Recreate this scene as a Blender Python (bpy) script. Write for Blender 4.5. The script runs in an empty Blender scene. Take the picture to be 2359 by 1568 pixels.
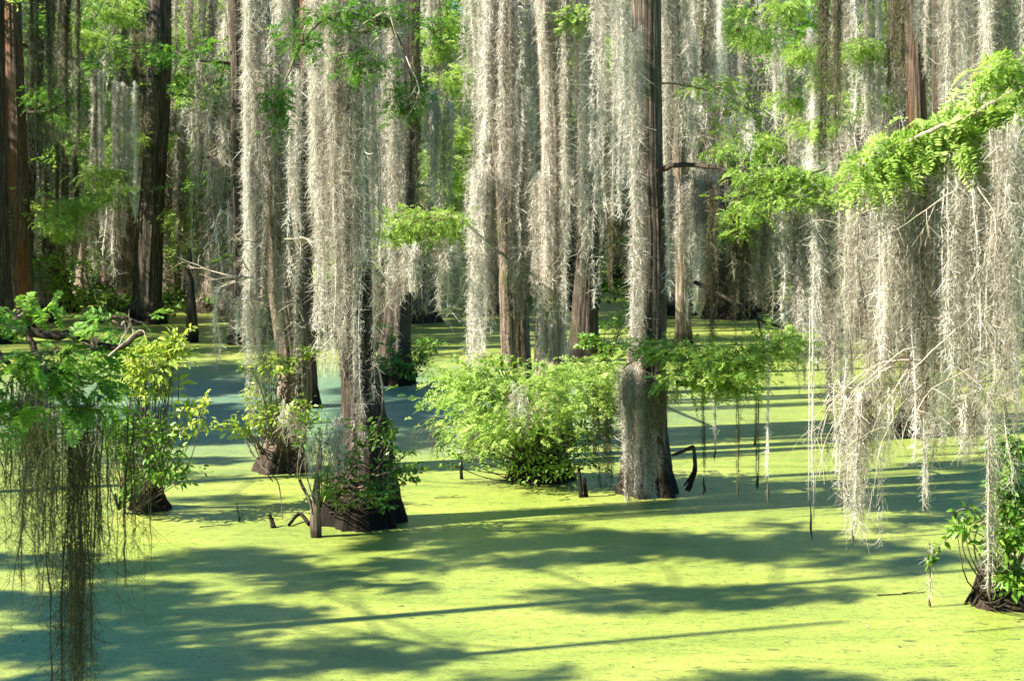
import bpy, math, random
import numpy as np

R = np.random.default_rng(7)
random.seed(7)
SC = bpy.context.scene
COL = SC.collection

# ------------------------------------------------------------------ camera frame
# photo measured on a 2358 x 1568 grid; water level is z = 0
FPX, CX, HY, CAMH = 4000.0, 1179.0, 450.0, 4.5
SUN_EL = 38.0
SUN_H = np.array([0.949, 0.316, 0.0])                 # the way the light travels over the ground
TAN_EL = math.tan(math.radians(SUN_EL))


def W(px, py, d):
    return np.array([(px - CX) / FPX * d, d, CAMH - (py - HY) / FPX * d])


def depth_of(py):
    return FPX * CAMH / (py - HY)


def ground(px, py):
    p = W(px, py, depth_of(py))
    p[2] = 0.0
    return p


def unit(v):
    v = np.asarray(v, float)
    return v / np.maximum(np.linalg.norm(v, axis=-1, keepdims=True), 1e-9)


# ------------------------------------------------------------------ mesh gathering
class Geo:
    def __init__(self):
        self.v, self.f, self.t, self.n, self.m, self.mi = [], [], [], 0, [], 0

    def add(self, v, f, t):
        v = np.asarray(v, np.float32).reshape(-1, 3)
        self.v.append(v)
        f = np.asarray(f, np.int64).reshape(-1, 4) + self.n
        self.f.append(f)
        self.m.append(np.full(len(f), self.mi, np.int32))
        t = np.asarray(t, np.float32)
        self.t.append(np.broadcast_to(t, (len(v),)) if t.ndim == 0 else t.reshape(-1))
        self.n += len(v)

    def build(self, name, mat, parent=None, origin=(0, 0, 0), smooth=False):
        v = np.concatenate(self.v) - np.asarray(origin, np.float32)
        f = np.concatenate(self.f).astype(np.int32)
        t = np.concatenate(self.t).astype(np.float32)
        me = bpy.data.meshes.new(name)
        me.vertices.add(len(v))
        me.vertices.foreach_set('co', v.astype(np.float32).ravel())
        me.loops.add(f.size)
        me.loops.foreach_set('vertex_index', f.ravel())
        me.polygons.add(len(f))
        me.polygons.foreach_set('loop_start', np.arange(0, f.size, 4, dtype=np.int32))
        me.polygons.foreach_set('loop_total', np.full(len(f), 4, np.int32))
        if smooth:
            me.polygons.foreach_set('use_smooth', np.ones(len(f), bool))
        a = me.attributes.new('tint', 'FLOAT', 'POINT')
        a.data.foreach_set('value', t)
        for mm in (mat if isinstance(mat, (list, tuple)) else [mat]):
            me.materials.append(mm)
        if isinstance(mat, (list, tuple)):
            me.polygons.foreach_set('material_index', np.concatenate(self.m))
        me.update()
        me.validate()
        o = bpy.data.objects.new(name, me)
        COL.objects.link(o)
        if parent is not None:
            o.parent = parent
        else:
            o.location = [float(c) for c in origin]
        return o


def tag(o, label, cat, group=None, kind=None):
    if label:
        o['label'] = label
    if cat:
        o['category'] = cat
    if group:
        o['group'] = group
    if kind:
        o['kind'] = kind
    return o


def empty(name, loc, label, cat, group=None):
    o = bpy.data.objects.new(name, None)
    COL.objects.link(o)
    o.location = [float(c) for c in loc]
    o.empty_display_size = 0.3
    return tag(o, label, cat, group)


def ribbons(g, P, Wd, side, tint):
    """N ribbons: P (N,S,3) centre lines, Wd (N,S) widths, side (N,3) or (N,S,3)"""
    N, S, _ = P.shape
    if side.ndim == 2:
        side = side[:, None, :]
    h = side * (Wd[..., None] * 0.5)
    v = np.stack([P - h, P + h], 2).reshape(N, S * 2, 3)
    base = (np.arange(N) * S * 2)[:, None, None]
    s = np.arange(S - 1)[None, :, None] * 2
    q = base + s + np.array([0, 1, 3, 2])[None, None, :]
    g.add(v, q, np.repeat(np.broadcast_to(np.asarray(tint, np.float32), (N,)), S * 2))


def smooth_path(pts, n):
    pts = np.asarray(pts, float)
    m = len(pts)
    if m < 3:
        u = np.linspace(0, 1, n)[:, None]
        return pts[0] * (1 - u) + pts[-1] * u
    t = np.linspace(0, m - 1, n)
    i = np.clip(t.astype(int), 0, m - 2)
    u = (t - i)[:, None]
    p0 = pts[np.clip(i - 1, 0, m - 1)]
    p1, p2 = pts[i], pts[i + 1]
    p3 = pts[np.clip(i + 2, 0, m - 1)]
    return 0.5 * (2 * p1 + (p2 - p0) * u + (2 * p0 - 5 * p1 + 4 * p2 - p3) * u * u + (3 * p1 - p0 - 3 * p2 + p3) * u ** 3)


def tube(g, path, rad, sides=8, tint=0.5, rough=0.0, rng=R):
    path = np.asarray(path, float)
    rad = np.asarray(rad, float)
    n = len(path)
    tan = unit(np.gradient(path, axis=0))
    ref = np.array([0.0, 0.0, 1.0]) if abs(tan[:, 2]).mean() < 0.8 else np.array([1.0, 0.0, 0.0])
    a = unit(np.cross(tan, ref))
    b = np.cross(tan, a)
    th = np.linspace(0, 2 * np.pi, sides, endpoint=False)
    r = rad[:, None] * (1 + rough * rng.normal(size=(n, sides)))
    v = path[:, None] + a[:, None] * (np.cos(th)[None, :, None] * r[..., None]) + b[:, None] * (np.sin(th)[None, :, None] * r[..., None])
    i = np.arange(n - 1)[:, None] * sides
    j = np.arange(sides)[None, :]
    k = (j + 1) % sides
    q = np.stack([i + j, i + k, i + sides + k, i + sides + j], -1)
    g.add(v, q, tint)


def trunk_geo(cl, rad, sides=56, rings=110, seed=0, flute=0.16, flare_z=1.4):
    """fluted trunk round a centre line with a ragged, ridged bark surface"""
    rng = np.random.default_rng(seed)
    path = smooth_path(cl, rings)
    rr = np.interp(np.linspace(0, len(rad) - 1, rings), np.arange(len(rad)), rad)
    th = np.linspace(0, 2 * np.pi, sides, endpoint=False)
    z = path[:, 2][:, None]
    low = np.exp(-np.maximum(z, 0) / flare_z)
    m = np.zeros((rings, sides))
    for k in range(5):
        nf = rng.integers(3, 9)
        tw = rng.normal() * 0.12
        m += np.cos(nf * th[None] + rng.uniform(0, 6.28) + tw * z) * rng.uniform(0.3, 1) / 2.2
    amp = flute * (0.28 + 0.72 * low)
    fine = np.zeros((rings, sides))
    for k in range(6):
        nf = rng.integers(11, 26)
        fine += np.cos(nf * th[None] + rng.uniform(0, 6.28) + rng.normal() * 0.5 * np.sin(z * rng.uniform(0.4, 1.4) + rng.uniform(0, 6)))
    r = rr[:, None] * (1 + amp * m + 0.026 * fine + 0.01 * rng.normal(size=(rings, sides)))
    v = np.empty((rings, sides, 3))
    v[..., 0] = path[:, 0, None] + np.cos(th)[None] * r
    v[..., 1] = path[:, 1, None] + np.sin(th)[None] * r
    v[..., 2] = path[:, 2, None]
    g = Geo()
    i = np.arange(rings - 1)[:, None] * sides
    j = np.arange(sides)[None, :]
    k = (j + 1) % sides
    g.add(v, np.stack([i + j, i + k, i + sides + k, i + sides + j], -1), np.repeat(rng.uniform(0.3, 0.7), rings * sides))
    return g


# ------------------------------------------------------------------ spanish moss
def moss(g, A, L, spread, fib=60.0, fl=(0.02, 0.075), fw=0.007, core=0.012, rng=R, bush=1.0, tint=0.5, seg=4):
    """strands hung from A (n,3) with lengths L: a wavy core ribbon each, clothed in short curling fibres"""
    A = np.asarray(A, float)
    L = np.asarray(L, float)
    n = len(A)
    f1, f2 = rng.uniform(0.15, 0.6, (2, n))
    p1, p2, p3, p4 = rng.uniform(0, 6.28, (4, n))
    am = rng.uniform(0.2, 1.0, n) * spread

    def at(i, t):
        ln = L[i] * t
        e = np.minimum(ln / 0.4, 1)
        x = am[i] * e * (np.sin(ln * f1[i] * 6.28 + p1[i]) + 0.4 * np.sin(ln * 2.3 + p3[i])) * 0.8
        y = am[i] * e * (np.sin(ln * f2[i] * 6.28 + p2[i]) + 0.4 * np.sin(ln * 2.7 + p4[i])) * 0.8
        return A[i] + np.stack([x, y, -ln], -1)

    st = rng.normal(0, 0.2, n) + np.asarray(tint)
    S = 14
    tt = np.linspace(0, 1, S)
    I = np.repeat(np.arange(n), S)
    P = at(I, np.tile(tt, n)).reshape(n, S, 3)
    P[..., :2] += rng.normal(0, spread * 0.12, (n, S, 2))
    ang = rng.uniform(0, 3.14, n)
    side = np.stack([np.cos(ang), np.sin(ang), np.zeros(n)], -1)
    wd = core * rng.uniform(0.5, 1.4, (n, S)) * np.where(tt > 0.9, 0.4, 1.0)
    ribbons(g, P, wd, side, st)
    M = int(fib * L.sum())
    if M < 1:
        return
    i = rng.choice(n, M, p=L / L.sum())
    t = rng.uniform(0, 1, M)
    p = at(i, t)
    clump = 0.55 + 0.45 * np.sin(L[i] * t * 9.0 + p1[i] * 3) * np.sin(L[i] * t * 3.7 + p3[i])
    fade = np.minimum(1, (1 - t) * L[i] / 0.5 + 0.25)
    p[:, :2] += rng.normal(0, 1, (M, 2)) * (spread * 0.35 * fade * (0.5 + clump))[:, None]
    az = rng.uniform(0, 6.28, M)
    dz = rng.normal(-1.25, 0.75, M)
    d = unit(np.stack([np.cos(az), np.sin(az), dz], -1))
    ln = rng.uniform(fl[0], fl[1], M) * bush * (0.55 + 0.6 * clump)
    cv = rng.normal(0, 0.95, (M, 3))
    cv[:, 2] -= 0.25
    u = np.linspace(0, 1, seg + 1)[None, :, None]
    cv2 = rng.normal(0, 0.7, (M, 3))
    P = p[:, None] + ln[:, None, None] * (u * d[:, None] + u * u * cv[:, None] + u * u * (u - 0.7) * 2 * cv2[:, None])
    s = unit(np.cross(d, rng.normal(size=(M, 3))))
    wd = fw * rng.uniform(0.6, 1.4, (M, 1)) * np.linspace(1, 0.35, seg + 1)[None]
    ribbons(g, P, wd, s, st[i] + rng.normal(0, 0.13, M))


# ------------------------------------------------------------------ leaves
def fronds(g, pos, dirs, L, m=8, ll=0.38, lw=0.062, rng=R, tint=0.5, droop=0.35):
    """feathery cypress twigs: a bent midrib with m pairs of narrow leaflets"""
    N = len(pos)
    d = unit(dirs)
    upn = unit(np.array([0, 0, 1.0]) + rng.normal(0, 0.45, (N, 3)))
    side = unit(np.cross(d, upn))
    L = np.broadcast_to(L, (N,))
    ft = rng.normal(0, 0.17, N) + tint
    u = (np.arange(m) + 0.6) / m
    u = u[None, :, None]
    q = pos[:, None] + d[:, None] * (u * L[:, None, None]) - np.array([0, 0, 1.0]) * (u * u * droop * L[:, None, None])
    env = (np.sin(np.clip(u, 0, 1) * 2.5 + 0.45))                       # leaflets longest in the middle
    for s in (-1.0, 1.0):
        dv = unit(side[:, None] * s + d[:, None] * 0.55 + rng.normal(0, 0.2, (N, m, 3)) - np.array([0, 0, 0.12]))
        le = dv * (ll * L[:, None, None] * env)
        wv = unit(np.cross(dv, upn[:, None] + rng.normal(0, 0.3, (N, m, 3)))) * (lw * L[:, None, None])
        a = q
        b = q + le * 0.5 + wv
        c = q + le
        e = q + le * 0.5 - wv
        v = np.stack([a, b, c, e], 2).reshape(-1, 3)
        n = N * m
        g.add(v, np.arange(n * 4).reshape(n, 4), np.repeat(ft, m * 4))
    S = 4
    uu = np.linspace(0, 1, S)[None, :, None]
    P = pos[:, None] + d[:, None] * (uu * L[:, None, None]) - np.array([0, 0, 1.0]) * (uu * uu * droop * L[:, None, None])
    ribbons(g, P, np.full((N, S), 0.012) * L[:, None], side, ft)


def leaves(g, pos, dirs, L, wr=0.42, rng=R, tint=0.5):
    """broad leaves folded along the midrib"""
    N = len(pos)
    d = unit(dirs)
    side = unit(np.cross(d, np.array([0, 0, 1.0]) + rng.normal(0, 0.6, (N, 3))))
    up = np.cross(side, d)
    L = np.broadcast_to(L, (N,))[:, None]
    w = L * wr * 0.5
    tip = pos + d * L - up * L * 0.12
    mid1, mid2 = pos + d * L * 0.33 + up * L * 0.02, pos + d * L * 0.68
    r1, r2 = mid1 + side * w + up * w * 0.35, mid2 + side * w * 0.8 + up * w * 0.3
    l1, l2 = mid1 - side * w + up * w * 0.35, mid2 - side * w * 0.8 + up * w * 0.3
    v = np.stack([pos, mid1, mid2, tip, r1, r2, l1, l2], 1).reshape(-1, 3)
    b = (np.arange(N) * 8)[:, None, None]
    q = b + np.array([[0, 4, 5, 1], [1, 5, 3, 2], [0, 1, 7, 6], [1, 2, 3, 7]])[None]
    # first quad of each side runs base - edge - edge - midrib
    q = b + np.array([[0, 4, 5, 2], [2, 5, 3, 3], [0, 2, 7, 6], [2, 3, 7, 7]])[None]
    q = b + np.array([[0, 4, 5, 1], [1, 5, 3, 2], [0, 1, 7, 6], [1, 2, 3, 7]])[None]
    g.add(v, q, np.repeat(rng.normal(0, 0.18, N) + tint, 8))


def blob_points(c, rad, n, k, rng, tight=0.42):
    """n points gathered round k sub-centres inside an ellipsoid; also returns directions and sub-centres"""
    c = np.asarray(c, float)
    rad = np.asarray(rad, float)
    s = unit(rng.normal(size=(k, 3))) * (rng.uniform(0, 1, (k, 1)) ** 0.5)
    j = rng.integers(0, k, n)
    o = s[j] + rng.normal(0, tight, (n, 3)) * np.array([1, 1, 0.45])
    out = unit(o * np.array([1, 1, 0.5]) + rng.normal(0, 0.5, (n, 3)) + np.array([0, 0, -0.12]))
    return c + o * rad, out, c + s * rad


def twigs(g, root, ends, r0, rng, tint=0.5):
    for e in ends:
        mid = (root + e) / 2 + rng.normal(0, 0.12, 3) * np.linalg.norm(e - root)
        tube(g, smooth_path([root, mid, e], 7), np.linspace(r0, r0 * 0.25, 7), 5, tint)


def bare(g, p, d, ln, r, depth, rng, tint=0.8, sag=0.25):
    """a leafless forking twig"""
    n = 7
    path = [np.asarray(p, float)]
    d = unit(d)
    for k in range(n - 1):
        d = unit(d + rng.normal(0, 0.13, 3) + np.array([0, 0, -sag * 0.2]))
        path.append(path[-1] + d * ln / (n - 1))
    path = np.array(path)
    tube(g, path, np.linspace(r, r * 0.45, n), 5, tint)
    if depth:
        for k in range(rng.integers(2, 5)):
            i = rng.integers(2, n)
            dd = unit(d + rng.normal(0, 0.65, 3))
            bare(g, path[i], dd, ln * rng.uniform(0.4, 0.75), r * 0.55, depth - 1, rng, tint, sag)


# ------------------------------------------------------------------ materials
def new_mat(name):
    m = bpy.data.materials.new(name)
    m.use_nodes = True
    nt = m.node_tree
    nt.nodes.clear()
    out = nt.nodes.new('ShaderNodeOutputMaterial')
    return m, nt, out


def N(nt, kind, **kw):
    n = nt.nodes.new(kind)
    for k, v in kw.items():
        if k.startswith('_'):
            setattr(n, k[1:], v)
        else:
            n.inputs[k.replace('__', ' ')].default_value = v
    return n


def ramp(nt, fac, stops):
    r = nt.nodes.new('ShaderNodeValToRGB')
    e = r.color_ramp.elements
    while len(e) < len(stops):
        e.new(0.5)
    for k, (p, c) in enumerate(stops):
        e[k].position = p
        e[k].color = (*c, 1)
    nt.links.new(fac, r.inputs[0])
    return r.outputs[0]


def thin_mat(name, stops, trans=0.4, rough=0.55, spec=0.3, tcol=None):
    """leaves and moss: reflect and let light through, colour by the piece's own tint"""
    m, nt, out = new_mat(name)
    a = N(nt, 'ShaderNodeAttribute', _attribute_name='tint')
    c = ramp(nt, a.outputs['Fac'], stops)
    p = N(nt, 'ShaderNodeBsdfPrincipled', Roughness=rough)
    p.inputs['Specular IOR Level'].default_value = spec
    nt.links.new(c, p.inputs['Base Color'])
    t = N(nt, 'ShaderNodeBsdfTranslucent')
    if tcol:
        mx = N(nt, 'ShaderNodeMix', _data_type='RGBA', _blend_type='MULTIPLY')
        mx.inputs[0].default_value = 1
        nt.links.new(c, mx.inputs[6])
        mx.inputs[7].default_value = (*tcol, 1)
        nt.links.new(mx.outputs[2], t.inputs['Color'])
    else:
        nt.links.new(c, t.inputs['Color'])
    x = N(nt, 'ShaderNodeMixShader')
    x.inputs[0].default_value = trans
    nt.links.new(p.outputs[0], x.inputs[1])
    nt.links.new(t.outputs[0], x.inputs[2])
    nt.links.new(x.outputs[0], out.inputs[0])
    return m


def bark_mat(name, dark, mid, light, red=None, scale=9.0, bump=0.8):
    m, nt, out = new_mat(name)
    tc = N(nt, 'ShaderNodeTexCoord')
    mp = N(nt, 'ShaderNodeMapping')
    mp.inputs['Scale'].default_value = (1, 1, 0.07)
    nt.links.new(tc.outputs['Object'], mp.inputs[0])
    n1 = N(nt, 'ShaderNodeTexNoise', Scale=scale * 2.2, Detail=8.0, Roughness=0.7, Distortion=0.3)
    nt.links.new(mp.outputs[0], n1.inputs['Vector'])
    c = ramp(nt, n1.outputs[0], [(0.34, dark), (0.5, mid), (0.68, light)])
    if red:
        mp2 = N(nt, 'ShaderNodeMapping')
        mp2.inputs['Scale'].default_value = (1, 1, 0.12)
        nt.links.new(tc.outputs['Object'], mp2.inputs[0])
        n2 = N(nt, 'ShaderNodeTexNoise', Scale=3.2, Detail=4.0)
        nt.links.new(mp2.outputs[0], n2.inputs['Vector'])
        f = ramp(nt, n2.outputs[0], [(0.52, (0, 0, 0)), (0.64, (0.8, 0.8, 0.8))])
        mx = N(nt, 'ShaderNodeMix', _data_type='RGBA')
        nt.links.new(f, mx.inputs[0])
        nt.links.new(c, mx.inputs[6])
        mx.inputs[7].default_value = (*red, 1)
        c = mx.outputs[2]
    n3 = N(nt, 'ShaderNodeTexNoise', Scale=2.0, Detail=5.0)
    nt.links.new(tc.outputs['Object'], n3.inputs['Vector'])
    g = ramp(nt, n3.outputs[0], [(0.52, (1, 1, 1)), (0.68, (0.72, 0.86, 0.58))])      # thin patches of green algae
    mg = N(nt, 'ShaderNodeMix', _data_type='RGBA', _blend_type='MULTIPLY')
    mg.inputs[0].default_value = 1
    nt.links.new(c, mg.inputs[6])
    nt.links.new(g, mg.inputs[7])
    # wet, stained foot just above the water
    sz = N(nt, 'ShaderNodeSeparateXYZ')
    nt.links.new(tc.outputs['Object'], sz.inputs[0])
    nz = N(nt, 'ShaderNodeMath', _operation='MULTIPLY_ADD')
    nt.links.new(n3.outputs[0], nz.inputs[0])
    nz.inputs[1].default_value = -0.55
    nt.links.new(sz.outputs['Z'], nz.inputs[2])
    wet = ramp(nt, nz.outputs[0], [(0.0, (0.22, 0.2, 0.18)), (0.3, (1, 1, 1))])
    mw = N(nt, 'ShaderNodeMix', _data_type='RGBA', _blend_type='MULTIPLY')
    mw.inputs[0].default_value = 1
    nt.links.new(mg.outputs[2], mw.inputs[6])
    nt.links.new(wet, mw.inputs[7])
    mg = mw
    p = N(nt, 'ShaderNodeBsdfPrincipled', Roughness=0.85)
    p.inputs['Specular IOR Level'].default_value = 0.2
    nt.links.new(mg.outputs[2], p.inputs['Base Color'])
    b = N(nt, 'ShaderNodeBump', Strength=bump, Distance=0.07)
    nt.links.new(n1.outputs[0], b.inputs['Height'])
    nt.links.new(b.outputs[0], p.inputs['Normal'])
    nt.links.new(p.outputs[0], out.inputs[0])
    return m


M_BARK = bark_mat('grey_brown_bark', (0.045, 0.032, 0.024), (0.16, 0.12, 0.09), (0.40, 0.33, 0.27))
M_RED = bark_mat('red_brown_bark', (0.03, 0.02, 0.014), (0.10, 0.068, 0.05), (0.24, 0.17, 0.13), red=(0.20, 0.065, 0.025))
M_DARK = bark_mat('dark_bark', (0.016, 0.012, 0.009), (0.052, 0.039, 0.03), (0.16, 0.125, 0.1))
M_PALE = bark_mat('pale_bark', (0.08, 0.055, 0.04), (0.28, 0.22, 0.175), (0.52, 0.45, 0.38))
M_BROWN = bark_mat('fibrous_brown_bark', (0.022, 0.017, 0.013), (0.08, 0.063, 0.049), (0.25, 0.205, 0.165))
M_GREYTWIG = bark_mat('grey_twig_bark', (0.12, 0.09, 0.07), (0.26, 0.21, 0.17), (0.42, 0.37, 0.31), scale=20, bump=0.2)
M_TWIG = bark_mat('bare_twig_bark', (0.20, 0.155, 0.12), (0.36, 0.30, 0.25), (0.52, 0.46, 0.40), scale=20, bump=0.2)
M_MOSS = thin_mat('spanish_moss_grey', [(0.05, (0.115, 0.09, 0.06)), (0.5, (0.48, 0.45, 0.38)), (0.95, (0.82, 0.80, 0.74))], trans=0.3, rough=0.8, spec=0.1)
M_MOSSD = thin_mat('spanish_moss_olive_shade', [(0.1, (0.07, 0.062, 0.035)), (0.5, (0.17, 0.16, 0.10)), (0.9, (0.36, 0.34, 0.26))], trans=0.3, rough=0.8, spec=0.1)  # darker moss copy: puts shade into the colour of shaded drapes
M_LEAF = thin_mat('cypress_needles', [(0.1, (0.055, 0.15, 0.018)), (0.5, (0.14, 0.30, 0.045)), (0.9, (0.30, 0.47, 0.11))], trans=0.45, tcol=(1.15, 1.2, 0.6))
M_LIME = thin_mat('lime_cypress_needles', [(0.1, (0.14, 0.26, 0.04)), (0.5, (0.29, 0.44, 0.09)), (0.9, (0.48, 0.60, 0.20))], trans=0.45, tcol=(1.1, 1.1, 0.75))  # lighter lime tone of the needles
M_BROAD = thin_mat('broad_leaves', [(0.1, (0.045, 0.13, 0.012)), (0.5, (0.10, 0.23, 0.025)), (0.9, (0.26, 0.40, 0.06))], trans=0.4, rough=0.4, spec=0.5, tcol=(1.2, 1.1, 0.5))
M_YELLOW = thin_mat('yellow_green_leaves', [(0.1, (0.17, 0.29, 0.03)), (0.5, (0.34, 0.47, 0.07)), (0.9, (0.56, 0.64, 0.20))], trans=0.4, rough=0.4, spec=0.5, tcol=(1.1, 1.0, 0.5))


def water_mat():
    m, nt, out = new_mat('duckweed')
    tc = N(nt, 'ShaderNodeTexCoord')
    mp = N(nt, 'ShaderNodeMapping')
    mp.inputs['Scale'].default_value = (0.55, 1.0, 1.0)
    nt.links.new(tc.outputs['Object'], mp.inputs[0])
    big = N(nt, 'ShaderNodeTexNoise', Scale=0.5, Detail=9.0, Roughness=0.7)
    nt.links.new(mp.outputs[0], big.inputs['Vector'])
    c1 = ramp(nt, big.outputs[0], [(0.33, (0.185, 0.26, 0.028)), (0.5, (0.275, 0.345, 0.042)), (0.68, (0.355, 0.40, 0.068))])
    grain = N(nt, 'ShaderNodeTexVoronoi', Scale=42.0)
    nt.links.new(tc.outputs['Object'], grain.inputs['Vector'])
    g2 = ramp(nt, grain.outputs['Color'], [(0.0, (0.5, 0.58, 0.48)), (0.5, (1, 1, 1)), (1.0, (1.2, 1.14, 1.4))])
    mx = N(nt, 'ShaderNodeMix', _data_type='RGBA', _blend_type='MULTIPLY')
    mx.inputs[0].default_value = 0.8
    nt.links.new(c1, mx.inputs[6])
    nt.links.new(g2, mx.inputs[7])
    mpd = N(nt, 'ShaderNodeMapping')
    mpd.inputs['Scale'].default_value = (0.22, 1.0, 1.0)
    mpd.inputs['Rotation'].default_value = (0, 0, -0.2)
    nt.links.new(tc.outputs['Object'], mpd.inputs[0])
    dr = N(nt, 'ShaderNodeTexNoise', Scale=2.6, Detail=7.0, Roughness=0.68, Distortion=0.8)
    nt.links.new(mpd.outputs[0], dr.inputs['Vector'])
    dc = ramp(nt, dr.outputs[0], [(0.36, (0.74, 0.8, 0.62)), (0.5, (1, 1, 1)), (0.66, (1.1, 1.04, 1.2))])
    mxd = N(nt, 'ShaderNodeMix', _data_type='RGBA', _blend_type='MULTIPLY')
    mxd.inputs[0].default_value = 1
    nt.links.new(mx.outputs[2], mxd.inputs[6])
    nt.links.new(dc, mxd.inputs[7])
    mx = mxd
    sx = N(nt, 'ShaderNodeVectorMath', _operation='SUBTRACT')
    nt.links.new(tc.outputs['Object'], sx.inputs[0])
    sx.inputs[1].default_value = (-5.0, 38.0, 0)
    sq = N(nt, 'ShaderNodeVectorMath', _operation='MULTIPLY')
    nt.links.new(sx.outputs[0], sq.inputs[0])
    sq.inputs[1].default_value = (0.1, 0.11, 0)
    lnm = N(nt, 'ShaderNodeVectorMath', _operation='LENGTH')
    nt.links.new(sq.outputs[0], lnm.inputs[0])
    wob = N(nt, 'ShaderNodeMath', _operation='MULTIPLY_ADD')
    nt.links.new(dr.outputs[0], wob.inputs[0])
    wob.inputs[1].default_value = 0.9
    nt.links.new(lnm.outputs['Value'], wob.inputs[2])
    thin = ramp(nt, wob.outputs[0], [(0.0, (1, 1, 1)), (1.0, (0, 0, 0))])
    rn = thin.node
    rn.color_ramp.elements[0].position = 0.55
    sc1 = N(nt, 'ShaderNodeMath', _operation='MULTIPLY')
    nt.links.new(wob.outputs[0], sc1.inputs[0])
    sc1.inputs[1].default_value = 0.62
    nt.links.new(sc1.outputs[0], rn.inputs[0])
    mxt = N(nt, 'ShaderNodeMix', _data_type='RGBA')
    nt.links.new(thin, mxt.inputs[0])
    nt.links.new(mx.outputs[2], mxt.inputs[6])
    mxt.inputs[7].default_value = (0.115, 0.215, 0.13, 1)  # teal for thinner weed, with the channel's bluish shade put into it
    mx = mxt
    # streaks where the mat has opened and the dark water shows
    mp2 = N(nt, 'ShaderNodeMapping')
    mp2.inputs['Scale'].default_value = (0.35, 1.0, 1.0)
    mp2.inputs['Rotation'].default_value = (0, 0, 0.15)
    nt.links.new(tc.outputs['Object'], mp2.inputs[0])
    sp = N(nt, 'ShaderNodeTexNoise', Scale=15.0, Detail=8.0, Roughness=0.8, Distortion=0.6)
    nt.links.new(mp2.outputs[0], sp.inputs['Vector'])
    f = ramp(nt, sp.outputs[0], [(0.38, (1, 1, 1)), (0.46, (0, 0, 0))])
    mx2 = N(nt, 'ShaderNodeMix', _data_type='RGBA')
    nt.links.new(f, mx2.inputs[0])
    nt.links.new(mx.outputs[2], mx2.inputs[6])
    mx2.inputs[7].default_value = (0.055, 0.08, 0.012, 1)
    p = N(nt, 'ShaderNodeBsdfPrincipled', Roughness=0.42, IOR=1.5)
    p.inputs['Specular IOR Level'].default_value = 0.6
    p.inputs['Coat Weight'].default_value = 1.0
    p.inputs['Coat Roughness'].default_value = 0.62
    p.inputs['Coat IOR'].default_value = 1.5
    nt.links.new(mx2.outputs[2], p.inputs['Base Color'])
    b = N(nt, 'ShaderNodeBump', Strength=0.15, Distance=0.012)
    nt.links.new(grain.outputs['Distance'], b.inputs['Height'])
    nt.links.new(b.outputs[0], p.inputs['Normal'])
    nt.links.new(p.outputs[0], out.inputs[0])
    return m


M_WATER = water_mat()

# ------------------------------------------------------------------ setting
g = Geo()
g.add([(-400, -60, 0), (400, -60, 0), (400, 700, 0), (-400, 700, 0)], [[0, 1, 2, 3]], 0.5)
tag(g.build('swamp_water', M_WATER), None, None, kind='structure')


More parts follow.
